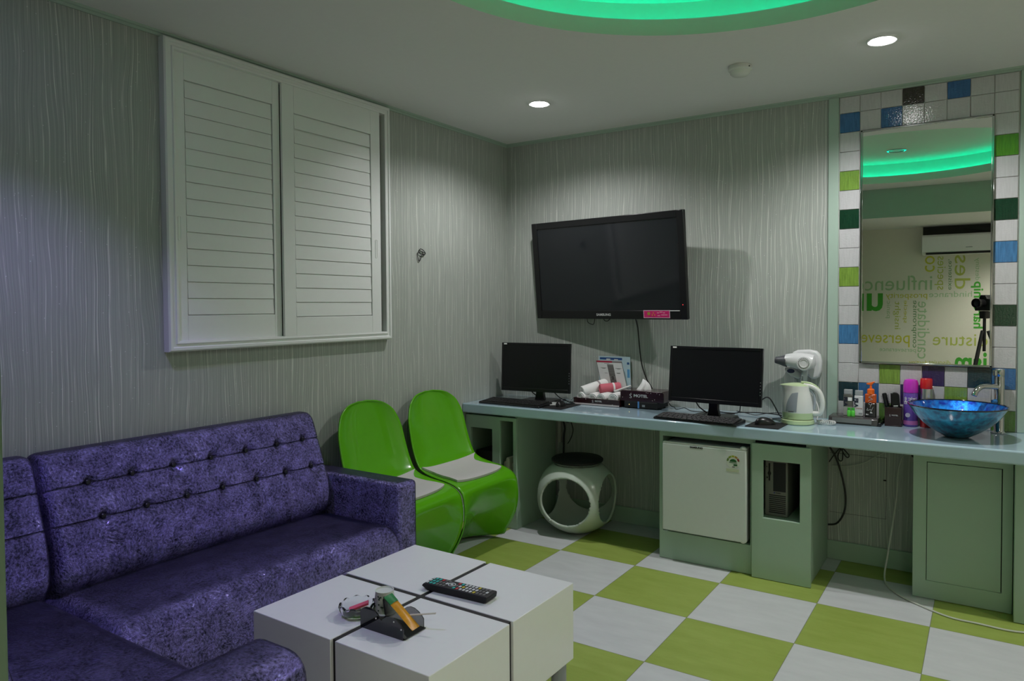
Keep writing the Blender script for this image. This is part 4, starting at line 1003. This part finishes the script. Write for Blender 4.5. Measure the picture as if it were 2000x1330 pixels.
t, pn = card('blue_poster', [(.717, -.016, 1.035), (.922, -.016, 1.042), (.940, -.026, .752), (.722, -.026, .752)], mat('pale_blue_card', (.42, .55, .60), .4))
tag(t, 'pale blue printed card standing behind the white instruction card', 'card')
pn('header', .04, .75, .87, .95, mat('navy_print', (.02, .07, .22), .5)); pn('side_print', .90, .98, .25, .55, mat('sky_print', (.08, .25, .45), .5)); pn('side_print', .90, .97, .72, .80, mat('navy_print', (.02, .07, .22), .5)); pn('cloud_print', .25, .38, .86, .91, PAPER, .002); pn('cloud_print', .50, .62, .86, .90, PAPER, .002)
t, pn = card('instruction_card', [(.694, -.050, 1.013), (.904, -.050, 1.012), (.941, -.035, .752), (.764, -.035, .752)], PAPER)
tag(t, 'white instruction card with a red header and a picture of a remote control', 'card')
hd = pn('header', .0, .62, .925, .995, mat('red_header', (.33, .02, .05), .5)); pn('header_end', .62, 1.0, .925, .995, mat('grey_header', (.22, .20, .20), .5)); pn('left_edge', 0, .012, 0, .995, PRINTK); pn('right_edge', .985, 1.0, 0, .995, PRINTK)
rm = pn('remote_picture', .40, .64, .04, .86, mat('grey_picture', (.16, .16, .155), .5))
for i in range(11):
    for j in range(4):
        if i in (3, 4) : continue
        u = .425+j*.053; v = .075+i*.069
        pn('button_print', u, u+.032, v, v+(.035 if i < 6 else .028), PRINTK if i < 6 else mat('brown_print', (.07, .06, .05), .5), .002, rm)
pn('button_print', .475, .565, .26, .38, PRINTK, .002, rm); pn('button_print', .50, .54, .30, .34, mat('grey_picture', (.16, .16, .155), .5), .0022, rm)
for u0, u1, v in ((.12, .34, .70), (.18, .30, .68), (.24, .36, .50), (.70, .94, .70), (.76, .88, .68), (.70, .86, .52), (.72, .84, .50), (.30, .50, .885)): pn('text_line', u0, u1, v, v+.014, mat('text_grey', (.15, .15, .15), .5))

# ------------------------------------------------------------------ kettle
t = thing('electric_kettle', 'white and pale green electric kettle on the worktop', 'kettle', (1.972, -.245, CH+.0006), math.radians(2))
B().lathe([(0, .0), (.078, .0), (.082, .004), (.080, .020), (.074, .023), (0, .023)], seg=48).mk('power_base', KETG, t)
def kz(prof, sx0, sx1):
    return prof
b = B()
def kb(u, v):
    a = 2*PI*u; z = .026+v*.168
    zz = v
    r = .076+.006*math.sin(PI*min(1, zz*1.2))-.020*zz
    x = r*math.cos(a); y = r*math.sin(a)*.86
    c = math.cos(a)
    if c < 0:                     # spout side (-x)
        x -= (abs(c)**8)*.034*(max(0, zz-.60)/.40)**1.4
    x -= .012*zz*0
    return (x, y, z)
b.grid(kb, 48, 26, cu=True)
b.bm.verts.ensure_lookup_table()
for f in b.bm.faces:
    if f.calc_center_median().z < .058: f.material_index = 1
body = b.mk('body', [KETW, KETG], t, smooth=60)
b = B()
b.grid(lambda u, v: ((lambda p, q: (p[0]*(1-q), p[1]*(1-q), p[2]+.014*(1-(1-q)**2)))(kb(u, 1), v)), 48, 8, cu=True); b.mk('lid', KETG, t, smooth=60)
b = B(); b.tube([(.030, 0, .196), (.070, 0, .190), (.104, 0, .165), (.119, 0, .12), (.117, 0, .078), (.104, 0, .056), (.066, 0, .056)], .0125, seg=14); b.mk('handle', KETW, t)
b = B(); b.tube([(.018, 0, .210), (.060, 0, .206), (.096, 0, .184), (.121, 0, .140), (.127, 0, .10)], .0065, seg=10); b.mk('handle_strip', KETG, t)
b = B(); b.tube([(.060, 0, .177), (.078, 0, .150), (.083, 0, .11), (.078, 0, .075)], .006, seg=10); b.mk('handle_inner', mat('blue_grey_plastic', (.36, .40, .44), .4), t)
b = B()
def win(u, v):
    # curved tear-shaped water window on the front of the body
    zz = .065+.098*u; w0 = -.052+.034*u**2.2+.004; w1 = .006+.006*u
    if u > .97: w0 = w1-.004
    xx = w0+(w1-w0)*v
    vv = (zz-.026)/.168; r = .076+.006*math.sin(PI*min(1, vv*1.2))-.020*vv
    yy = -.86*math.sqrt(max(0, r*r-xx*xx))-.0012
    return (xx, yy, zz)
b.grid(win, 20, 12); b.mk('water_window', mat('window_grey', (.28, .31, .34), .3), t, fix=False)
B().box(-.014, .014, -.0006, 0, -.0015, .0015).mk('brand_print', PRINTK, t, smooth=False, loc=(-.020, -.0672, .066), rot=(0, 0, math.radians(-14)))
# ------------------------------------------------------------------ wall hair dryer
t = thing('wall_hair_dryer', 'white hair dryer with grey nozzle resting in its wall bracket above the kettle', 'hair dryer', (1.955, -.002, 1.035))
DRY = mat('dryer_white', (.66, .67, .68), .3, coat=.3)
b = B(); b.prism([(-.062, .050), (-.052, .066), (-.030, .076), (.030, .080), (.066, .074), (.086, .055), (.094, .020), (.092, -.030), (.082, -.062), (.062, -.078), (.036, -.075), (.018, -.055), (.0, -.030), (-.03, -.020), (-.06, .0)], 'y', -.040, 0)
b.mk('bracket', DRY, t, bevel=.012, bseg=3)
b = B(); b.prism([(-.090, -.018), (-.052, -.018), (-.020, -.045), (-.012, -.070), (-.022, -.078), (-.060, -.064), (-.084, -.044), (-.092, -.030)], 'y', -.062, -.002); b.mk('cradle', DRY, t, bevel=.008, bseg=3)
B().lathe([(0, .002), (.019, .002), (.020, 0)], seg=24, ax='y').mk('oval_switch', mat('navy_plastic', (.05, .06, .12), .3), t, loc=(-.058, -.0625, -.036)).scale = (1, 1, .6)
yD = -.085
b = B(); b.lathe([(.0, .092), (.022, .091), (.036, .084), (.042, .060), (.044, .02), (.042, -.010), (.036, -.038), (.030, -.060), (.0, -.062)][::-1], (0, 0, 0), seg=36, ax='x')
for v in b.bm.verts: v.co.x = -v.co.x*-1
b.mk('barrel', DRY, t, loc=(-.020, yD, .022), rot=(0, math.radians(3), 0))
b = B(); b.lathe([(.033, 0), (.032, -.006), (.022, -.040), (.018, -.058), (.016, -.060), (.014, -.056), (.0, -.052)], seg=30, ax='x'); b.mk('nozzle', mat('dark_grey_plastic', (.075, .08, .09), .4), t, loc=(-.074, yD, .019), rot=(0, math.radians(3), 0))
b = B(); b.lathe([(0, .0), (.018, .0), (.020, .003), (.022, .003)], seg=30, ax='y'); b.mk('intake_cap', LIGHTP, t, loc=(.022, yD-.045, .012))
b = B()
for k in range(20):
    a = 2*PI*k/20; b.box(.0265*math.cos(a)-.0014, .0265*math.cos(a)+.0014, -.001, .001, .0265*math.sin(a)-.0014, .0265*math.sin(a)+.0014)
b.mk('intake_holes', PRINTK, t, loc=(.022, yD-.0465, .012))
b = B(); b.lathe([(0, .001), (.034, .0), (.038, -.004), (.040, -.012), (.040, -.03)], seg=36, ax='y'); b.mk('motor_housing', DRY, t, loc=(.022, yD-.045, .012))
b = B(); b.prism([(.008, -.022), (.036, -.022), (.026, -.12), (-.008, -.120)], 'y', yD-.014, yD+.014); b.mk('handle', mat('pale_blue_plastic', (.45, .50, .52), .35), t, bevel=.007, bseg=3)
for k in range(3): B().box(.004, .014, yD-.0155, yD-.014, -.062-.008*k, -.060-.008*k).mk('handle_print', PRINTK, t)
B().cyl((.006, yD-.017, -.098), (.006, yD-.013, -.098), .004, seg=12).mk('switch', GREYP, t)
# coiled white cord
b = B(); pts = []
for i in range(0, 26*7):
    a = 2*PI*i/(26*7); k = 2*PI*i/7; R0 = .040+.0075*math.cos(k); pts.append((2.106+R0*math.cos(a)*.92, -.215+R0*math.sin(a)*.72, CH+.0115+.0075*math.sin(k)))
b.tube(pts, .0022, seg=5, closed=True, sub=1)
b.tube([(2.055, -.19, CH+.012), (2.050, -.12, CH+.06), (2.02, -.07, .86), (1.975, -.082, .92)], .0022, seg=6)
tag(b.mk('coiled_cord', mat('white_cord', (.66, .66, .64), .4)), 'coiled white cord of the hair dryer heaped beside the kettle', 'cord')

# ------------------------------------------------------------------ toiletries on the tray
t = thing('toiletry_tray', 'shallow dark smoked plastic stand holding the toiletries', 'tray', (2.222, -.085, CH+.0006))
b = B(); b.prism([(-.075, 0), (-.072, .006), (-.062, .030), (-.050, .036), (.060, .036), (.060, 0)], 'x', -.118, .112); b.mk('stand', mat('smoked_plastic', (.05, .045, .045), .15, coat=.5), t, bevel=.003)
b = B(); b.prism([(-.0765, .008), (-.066, .030), (-.064, .0285), (-.074, .008)], 'x', -.10, .085); b.mk('front_lip', mat('smoke_grey', (.11, .12, .12), .2), t)
b = B(); b.box(.112, .128, -.075, .060, 0, .018); b.mk('end_foot', BLK, t, bevel=.004)
zT = CH+.0375
def sqbottle(name, x, y, w, d, h, m1, label, capm, caph, capr=None, grp=None, extra=None):
    t = thing(name, label, 'bottle', (x, y, zT), math.radians(3), grp)
    B().prism(rrect(-w/2, w/2, -d/2, d/2, .006, 4), 'z', 0, h).mk('body', m1, t, bevel=.003)
    B().prism(rrect(-w/2+.002, w/2-.002, -d/2+.002, d/2-.002, .006, 4), 'z', h+.0005, h+caph).mk('cap', capm, t, bevel=.002)
    if extra: extra(t, w, d, h)
    return t
CAPG = mat('cap_grey', (.30, .32, .33), .3)
def ex1(t, w, d, h):
    text('side_print', 'FILA', .024, mat('navy_ink', (.01, .012, .03), .4), t, (-.012, -d/2-.0006, h*.66), rot=(PI/2, PI/2, 0), bold=.0012)
    B().box(-.001, w/2-.004, -d/2-.0007, -d/2-.0001, h*.70, h*.86).mk('white_label', PRINTW, t, smooth=False)
    B().box(-w/2+.001, w/2-.001, -d/2-.0004, -d/2, h*.0+.001, h*.42).mk('clear_base', mat('frost', (.32, .32, .30), .2), t, smooth=False)
def ex2(t, w, d, h):
    text('side_print', 'FILA', .024, mat('navy_ink', (.01, .012, .03), .4), t, (-.012, -d/2-.0006, h*.66), rot=(PI/2, PI/2, 0), bold=.0012)
    text('small_print', 'S MOTEL', .008, mat('rose_ink', (.45, .10, .10), .5), t, (.002, -d/2-.0006, h*.38))
    B().box(0, w/2-.004, -d/2-.0006, -d/2, .010, .018).mk('fine_print', CAPG, t, smooth=False)
sqbottle('lotion_bottle', 2.188, -.083, .045, .032, .108, mat('smoke_bottle', (.10, .10, .09), .15, coat=.5), 'smoky grey square lotion bottle with a silver cap on the toiletry stand', CAPG, .024, extra=ex1)
sqbottle('lotion_bottle', 2.239, -.086, .042, .032, .104, mat('white_bottle', (.60, .60, .61), .3), 'white square lotion bottle with a grey cap on the toiletry stand', CAPG, .026, extra=ex2)
# orange pump bottle
t = thing('pump_bottle', 'orange and black pump bottle on the toiletry stand', 'bottle', (2.294, -.090, zT), math.radians(4))
ORG = mat('orange_plastic', (.80, .13, .01), .3, coat=.3)
B().prism(rrect(-.027, .027, -.016, .016, .008, 5), 'z', 0, .070).mk('black_base', mat('black_bottle', (.012, .010, .010), .2, coat=.5), t, bevel=.003)
B().prism(rrect(-.0265, .0265, -.0155, .0155, .008, 5), 'z', .0705, .116).mk('orange_top', mat('burnt_orange', (.50, .075, .01), .25, coat=.4), t, bevel=.004)
B().lathe([(0, .116), (.017, .116), (.017, .138), (.013, .142), (.006, .143), (.0045, .160), (0, .161)], seg=24).mk('collar', ORG, t)
b = B(); b.prism([(-.018, .163), (.004, .160), (.014, .172), (.020, .178), (.014, .180), (-.002, .174), (-.018, .170), (-.021, .166)], 'y', -.006, .006); b.mk('pump_head', ORG, t, bevel=.002)
b = B(); b.tube([(.010, 0, .108), (.0, 0, .106), (-.008, 0, .100), (.002, 0, .096), (.008, 0, .090), (-.004, 0, .086), (-.010, 0, .080)], .0009, seg=5)
b.tube([(.004, 0, .074), (-.006, 0, .072), (-.006, 0, .064), (.004, 0, .062), (.006, 0, .070), (.0, 0, .056), (-.002, 0, .050)], .0009, seg=5)
b.tube([(-.016, 0, .046), (-.012, 0, .040), (-.018, 0, .036), (-.010, 0, .034), (.0, 0, .040), (.004, 0, .034), (.012, 0, .052)], .0009, seg=5)
b.tube([(.0, 0, .032), (.004, 0, .026), (-.002, 0, .022), (.008, 0, .022)], .0009, seg=5)
b.mk('script_print', SILV, t, loc=(0, -.0172, 0))
text('small_print', 'FILA', .006, PRINTW, t, (-.015, -.0165, .013), bold=.0004)
# little green bottles
for x, lb in ((2.197, 'small bright green bottle at the front of the stand before the smoky bottle'), (2.216, 'small bright green bottle in front of the white square bottle')):
    t = thing('mini_bottle', lb, 'bottle', (x, -.118, zT), 0, 'small green bottles on the stand')
    LG = mat('lime_plastic', (.10, .55, .06), .3, coat=.3)
    B().lathe([(0, 0), (.009, 0), (.0095, .003), (.0095, .027), (.007, .030), (0, .030)], seg=20).mk('body', LG, t)
    B().lathe([(0, .0305), (.0075, .0305), (.0075, .042), (.006, .043), (0, .043)], seg=20).mk('cap', mat('lime_cap', (.05, .38, .04), .3), t)
# comb box
t = thing('comb_box', 'dark wine coloured square box holding hair brushes', 'box', (2.398, -.075, CH+.0006), math.radians(0))
b = B(); b.box(-.038, .038, -.035, .035, 0, .004); b.box(-.038, .038, -.035, -.032, .004, .094); b.box(-.038, .038, .032, .035, .004, .094); b.box(-.038, -.035, -.032, .032, .004, .094); b.box(.035, .038, -.032, .032, .004, .094)
b.mk('box', BURG, t, bevel=.001)
text('print', 'S', .014, SILV, t, (-.014, -.0356, .053)); text('print', 'MOTEL', .008, SILV, t, (.008, -.0356, .055), bold=.0002, xs=1.15)
t = thing('round_brush', 'round black hair brush leaning out of the wine coloured box', 'brush', (2.385, -.075, CH+.010), rot=(0, math.radians(-12), 0))
B().lathe([(0, 0), (.008, 0), (.009, .07), (.011, .10), (.011, .150), (.008, .153), (.004, .150)], seg=20).mk('core', BLK, t)
b = B()
for i in range(14):
    for k in range(12):
        a = 2*PI*k/12+i*.2; z = .082+i*.0045; b.cyl((.010*math.cos(a), .010*math.sin(a), z), (.019*math.cos(a), .019*math.sin(a), z+.001), .0005, seg=3, caps=False)
b.mk('bristles', BLKM, t)['kind'] = 'stuff'
t = thing('hair_comb', 'black comb with fine teeth between the two hair brushes', 'comb', (2.398, -.060, CH+.010), rot=(0, math.radians(-2), 0))
B().box(-.012, -.004, -.002, .002, 0, .150).mk('spine', BLK, t); b = B()
for i in range(22): b.box(-.004, .012, -.001, .001, .085+i*.003, .0862+i*.003)
b.mk('teeth', BLK, t)['kind'] = 'stuff'
t = thing('paddle_brush', 'flat black hair brush standing upright in the wine coloured box', 'brush', (2.415, -.078, CH+.010), rot=(0, math.radians(-5), 0))
B().prism(rrect(-.019, .019, .060, .158, .0185, 6), 'y', -.007, .007).mk('head', BLK, t, bevel=.003); B().cyl((0, 0, 0), (0, 0, .062), .007, .009, seg=14).mk('handle', BLK, t)
B().box(-.010, .010, -.0078, -.007, .088, .092).mk('print', PRINTW, t, smooth=False)
# spray cans
t = thing('aerosol_can', 'purple aerosol can with a magenta cap behind the blue basin', 'spray can', (2.471, -.055, CH+.0006))
PUR = mat('purple_can', (.12, .055, .34), .25, coat=.4)
B().lathe([(0, 0), (.031, 0), (.033, .004), (.033, .165), (.030, .170), (0, .170)], seg=40).mk('can', PUR, t)
B().lathe([(.0335, .168), (.034, .172), (.0335, .215), (.028, .230), (.016, .2345), (0, .235)], seg=40).mk('cap', mat('magenta_plastic', (.52, .03, .48), .25, coat=.4), t)
B().lathe([(.0333, .010), (.0333, .030)], seg=40).mk('pink_band', mat('pink_print', (.45, .14, .40), .3), t, fix=True)
B().lathe([(0, .0), (.011, .0)], seg=20, ax='y').mk('round_mark', mat('pale_violet_print', (.5, .45, .6), .4), t, loc=(-.010, -.0338, .058))
def stroke(b, x0, z0, x1, z1, w=.0024):
    d = Vector((x1-x0, 0, z1-z0)); n = Vector((-d.z, 0, d.x)).normalized()*w/2; e = d.normalized()*w/2
    R0 = .0337
    def on(p):
        a = p.x/R0; return Vector((R0*math.sin(a), -R0*math.cos(a), p.z))
    P0 = Vector((x0, 0, z0))-e; P1 = Vector((x1, 0, z1))+e
    k = 4
    for i in range(k):
        A = P0.lerp(P1, i/k); C2 = P0.lerp(P1, (i+1)/k)
        b.quad(on(A-n), on(C2-n), on(C2+n), on(A+n))
# first syllable of the printed name
def ring(b, cx, cz, r):
    for k in range(10):
        a, c = 2*PI*k/10, 2*PI*(k+1)/10; stroke(b, cx+r*math.cos(a), cz+r*math.sin(a)*.8, cx+r*math.cos(c), cz+r*math.sin(c)*.8, .0022)
G1 = B(); cx, cz = -.022, .130
stroke(G1, cx-.002, cz+.016, cx+.002, cz+.016); stroke(G1, cx-.007, cz+.011, cx+.007, cz+.011); ring(G1, cx, cz+.004, .0045)
stroke(G1, cx, cz-.001, cx, cz-.005); stroke(G1, cx-.009, cz-.005, cx+.009, cz-.005)
for q in ((-.006, -.009, .006, -.009), (-.006, -.017, .006, -.017), (-.006, -.009, -.006, -.017), (.006, -.009, .006, -.017)): stroke(G1, cx+q[0], cz+q[1], cx+q[2], cz+q[3])
G1.mk('can_print', PRINTW, t, fix=False, smooth=False)
G2 = B(); cx = 0.000
stroke(G2, cx-.008, cz+.012, cx+.002, cz+.012); stroke(G2, cx+.002, cz+.012, cx-.003, cz-.012); stroke(G2, cx-.008, cz+.002, cx+.001, cz+.003); stroke(G2, cx+.007, cz+.016, cx+.007, cz-.017)
G2.mk('can_print', PRINTW, t, fix=False, smooth=False)
G3 = B(); cx = .021
stroke(G3, cx-.009, cz+.011, cx+.003, cz+.011); stroke(G3, cx-.009, cz-.010, cx+.003, cz-.010); stroke(G3, cx-.006, cz+.011, cx-.006, cz-.010); stroke(G3, cx, cz+.011, cx, cz-.010); stroke(G3, cx+.008, cz+.016, cx+.008, cz-.017)
G3.mk('can_print', PRINTW, t, fix=False, smooth=False)
t = thing('aerosol_can', 'slim silver and red aerosol can with a red cap behind the blue basin', 'spray can', (2.538, -.050, CH+.0006))
B().lathe([(0, 0), (.026, 0), (.027, .003), (.027, .120)], seg=36).mk('lower_can', mat('red_can', (.33, .015, .012), .25, metal=.3, coat=.4), t)
B().lathe([(.027, .1205), (.027, .190), (.025, .194), (0, .194)], seg=36).mk('upper_can', STEEL, t)
B().lathe([(.0275, .190), (.028, .194), (.027, .236), (.024, .240), (0, .240)], seg=36).mk('cap', mat('red_plastic', (.50, .012, .015), .3, coat=.3), t)

# ------------------------------------------------------------------ glass basin and tap
t = thing('vessel_basin', 'round blue foil-glass vessel basin standing on the worktop', 'basin', (2.676, -.265, CH+.0006))
pr_o = [(.0, .0), (.045, .0), (.060, .006), (.100, .030), (.140, .062), (.172, .098), (.196, .136), (.199, .140)]
pr_i = [(.196, .143), (.190, .139), (.166, .102), (.134, .068), (.096, .038), (.058, .016), (.030, .010), (0, .010)]
b = B(); b.lathe(pr_o, seg=96); b.lathe([pr_o[-1]]+pr_i, seg=96, mi=1); bmesh.ops.remove_doubles(b.bm, verts=b.bm.verts, dist=1e-5); b.mk('bowl', [BGL, BGI], t, smooth=60)
B().lathe([(.199, .140), (.2025, .1425), (.2015, .1465), (.197, .1470), (.1945, .1435)], seg=96).mk('rim', mat('dark_rim_glass', (.004, .006, .02), .05, coat=1), t)
B().lathe([(0, .0125), (.020, .0125), (.024, .0105)], seg=24).mk('drain', CHROME, t)
t = thing('basin_tap', 'tall chrome pillar tap with a side spout behind the blue basin', 'tap', (2.840, -.068, CH+.0006))
B().lathe([(.030, .0), (.031, .004), (.024, .010), (.021, .014), (.021, .262), (.0195, .266), (.0195, .268), (.021, .270), (.021, .296), (.018, .300), (0, .300)], seg=36).mk('column', CHROME, t)
b = B(); b.tube([(-.005, -.010, .218), (-.050, -.045, .222), (-.075, -.068, .218), (-.092, -.085, .200), (-.100, -.092, .180)], .0125, seg=20); b.mk('spout', CHROME, t)
b = B(); b.cyl((-.018, -.014, .270), (-.018, -.014, .296), .010, .011, seg=20); b.mk('lever', CHROME, t, bevel=.002)
b = B(); b.cyl((-.015, -.016, .150), (-.028, -.030, .150), .011, .008); b.mk('side_valve', mat('blue_valve', (.03, .16, .40), .2), t)

# ------------------------------------------------------------------ far side of the room, seen in the mirror
INK = {'g': mat('ink_grass', (.07, .42, .04), .6), 'p': mat('ink_pale', (.40, .58, .34), .6), 'y': mat('ink_yellow', (.62, .60, .06), .6), 'o': mat('ink_olive', (.50, .56, .12), .6), 'd': mat('ink_deep', (.14, .30, .12), .6)}
# (word, x low, x high, z low, z high, upright?, ink) on the far wall
WORDS = [('influence', 1.514, 2.281, 1.503, 1.663, 0, 'p'), ('un', 1.442, 1.802, 1.274, 1.477, 0, 'g'), ('prosperity', 1.831, 2.235, 1.4, 1.478, 0, 'y'), ('hindrance', 2.252, 2.647, 1.425, 1.487, 0, 'p'), ('perseverance', 1.229, 2.07, 0.88, 1.01, 0, 'y'), ('perseverance', 1.772, 2.131, 0.815, 0.862, 0, 'p'), ('disquiet', 2.251, 2.458, 0.69, 0.75, 0, 'o'), ('destiny', 2.065, 2.246, 0.68, 0.742, 0, 'y'), ('moisture', 2.291, 2.925, 0.909, 1.033, 0, 'o'), ('ism', 2.497, 2.785, 0.622, 0.845, 0, 'g'), ('panic', 1.828, 1.883, 1.197, 1.389, 1, 'p'), ('insight', 1.904, 1.98, 1.076, 1.381, 1, 'o'), ('specie', 2.0, 2.047, 1.145, 1.391, 1, 'y'), ('compromise', 2.085, 2.145, 0.877, 1.39, 1, 'd'), ('candidate', 2.145, 2.261, 0.759, 1.379, 1, 'p'), ('co', 2.21, 2.304, 1.696, 1.868, 1, 'y'), ('species', 2.302, 2.405, 1.503, 1.86, 1, 'o'), ('existence,', 2.425, 2.469, 1.502, 1.825, 1, 'd'), ('des', 2.487, 2.631, 1.507, 1.866, 1, 'o'), ('destiny', 2.663, 2.718, 1.596, 1.83, 1, 'p'), ('hardship', 2.635, 2.752, 1.093, 1.585, 1, 'g')]
obs = []
for s_, xa, xb, za, zb, vert, k in WORDS:
    o = text('word', s_, .1, INK[k], None, ext=.0002, align='LEFT', bold=.0022 if k == 'g' else 0)
    xs_ = [v.co.x for v in o.data.vertices]; ys_ = [v.co.y for v in o.data.vertices]; a0, a1, b0, b1 = min(xs_), max(xs_), min(ys_), max(ys_)
    for v in o.data.vertices:
        u = (v.co.x-a0)/(a1-a0); w_ = (v.co.y-b0)/(b1-b0); d = YB+.0006+v.co.z
        v.co = Vector((xa+(xb-xa)*w_, d, za+(zb-za)*u)) if vert else Vector((xb+(xa-xb)*u, d, za+(zb-za)*w_))
    o.rotation_euler = (0, 0, 0); o.matrix_world = Matrix(); obs.append(o)
dg = bpy.context.evaluated_depsgraph_get()
bpy.context.view_layer.update()
b = B(); mats_ = list(INK.values())
for o in obs:
    me = o.data.copy(); me.transform(o.matrix_world); k0 = len(b.bm.faces); b.bm.from_mesh(me); b.bm.faces.ensure_lookup_table()
    for f in b.bm.faces[k0:]: f.material_index = mats_.index(o.data.materials[0])
    bpy.data.objects.remove(o)
struct(b.mk('wall_lettering', mats_, fix=False, smooth=False))
# air conditioner in a dark pocket
t = thing('air_conditioner', 'white wall air conditioner on the lettered wall, seen in the mirror', 'air conditioner', (2.62, YB+.001, 1.965))
b = B(); b.prism([(0, -.095), (.14, -.095), (.185, -.075), (.205, -.02), (.205, .095), (.18, .112), (0, .112)], 'x', -.43, .43); b.mk('casing', WHITE, t, bevel=.008)
B().box(-.39, .39, .150, .190, -.094, -.074).mk('air_outlet', BLKM, t)
B().box(.335, .345, .2052, .2065, -.058, -.050).mk('indicator', mat('lime_led', (.4, .6, .1), .4, emit=(.5, 1, .05), estr=3), t); B().box(.352, .362, .2052, .2065, -.058, -.050).mk('indicator', mat('lime_led', (.4, .6, .1), .4), t)
B().box(-.03, .03, .2052, .2056, -.034, -.027).mk('brand_print', GREYP, t, smooth=False)
b = B(); b.tube([(.44, .06, -.08), (.42, .16, .02), (.36, .17, .10), (.25, .10, .115), (.10, .06, .14), (-.05, .05, .17)], .006); b.mk('loose_cable', CABLE, t)
struct(B().box(2.19, 3.2, YB+.0005, YB+.004, 2.07, ZL-.001).mk('pocket_shade_sheet', mat('pocket_shade', (.05, .05, .045), .9), smooth=False))  # flat sheet above the unit, the niche's shade put into its dark colour
# the photographer's camera on its tripod
t = thing('camera_tripod', 'black camera tripod with spread legs, reflected in the mirror', 'tripod', (CAM.x-.030, CAM.y-.200, 0), YAW)
hz = CAM.z-.152
B().cyl((0, 0, hz-.32), (0, 0, hz), .014).mk('centre_column', BLKM, t); B().box(-.03, .03, -.04, .04, hz, hz+.075).mk('head', BLKM, t, bevel=.008)
for k in range(3):
    a = math.radians(90+120*k); d = Vector((math.cos(a), math.sin(a), 0)); b = B()
    b.cyl(d*.03+Vector((0, 0, hz-.12)), d*.20+Vector((0, 0, hz-.62)), .015, .013); b.cyl(d*.20+Vector((0, 0, hz-.62)), d*.36+Vector((0, 0, .004)), .010, .009); b.mk('leg', BLKM, t)
b = B(); b.cyl((.0, -.04, hz+.04), (.06, -.20, hz-.06), .006, .008); b.mk('pan_handle', BLKM, t)
t = thing('photo_camera', 'black camera with a lens on top of the tripod, reflected in the mirror', 'camera', (CAM.x-.030, CAM.y-.190, CAM.z), YAW)
B().prism([(-.08, -.075), (.08, -.075), (.082, .035), (.040, .044), (.026, .078), (-.026, .078), (-.040, .044), (-.082, .035)], 'y', -.06, .03).mk('body', BLKM, t, bevel=.006)
B().lathe([(.0, .02), (.036, .02), (.038, .05), (.038, .085), (.045, .10), (.046, .135), (.042, .135), (.036, .11), (0, .10)], seg=36, ax='y').mk('lens', BLK, t, rot=(0, 0, PI))
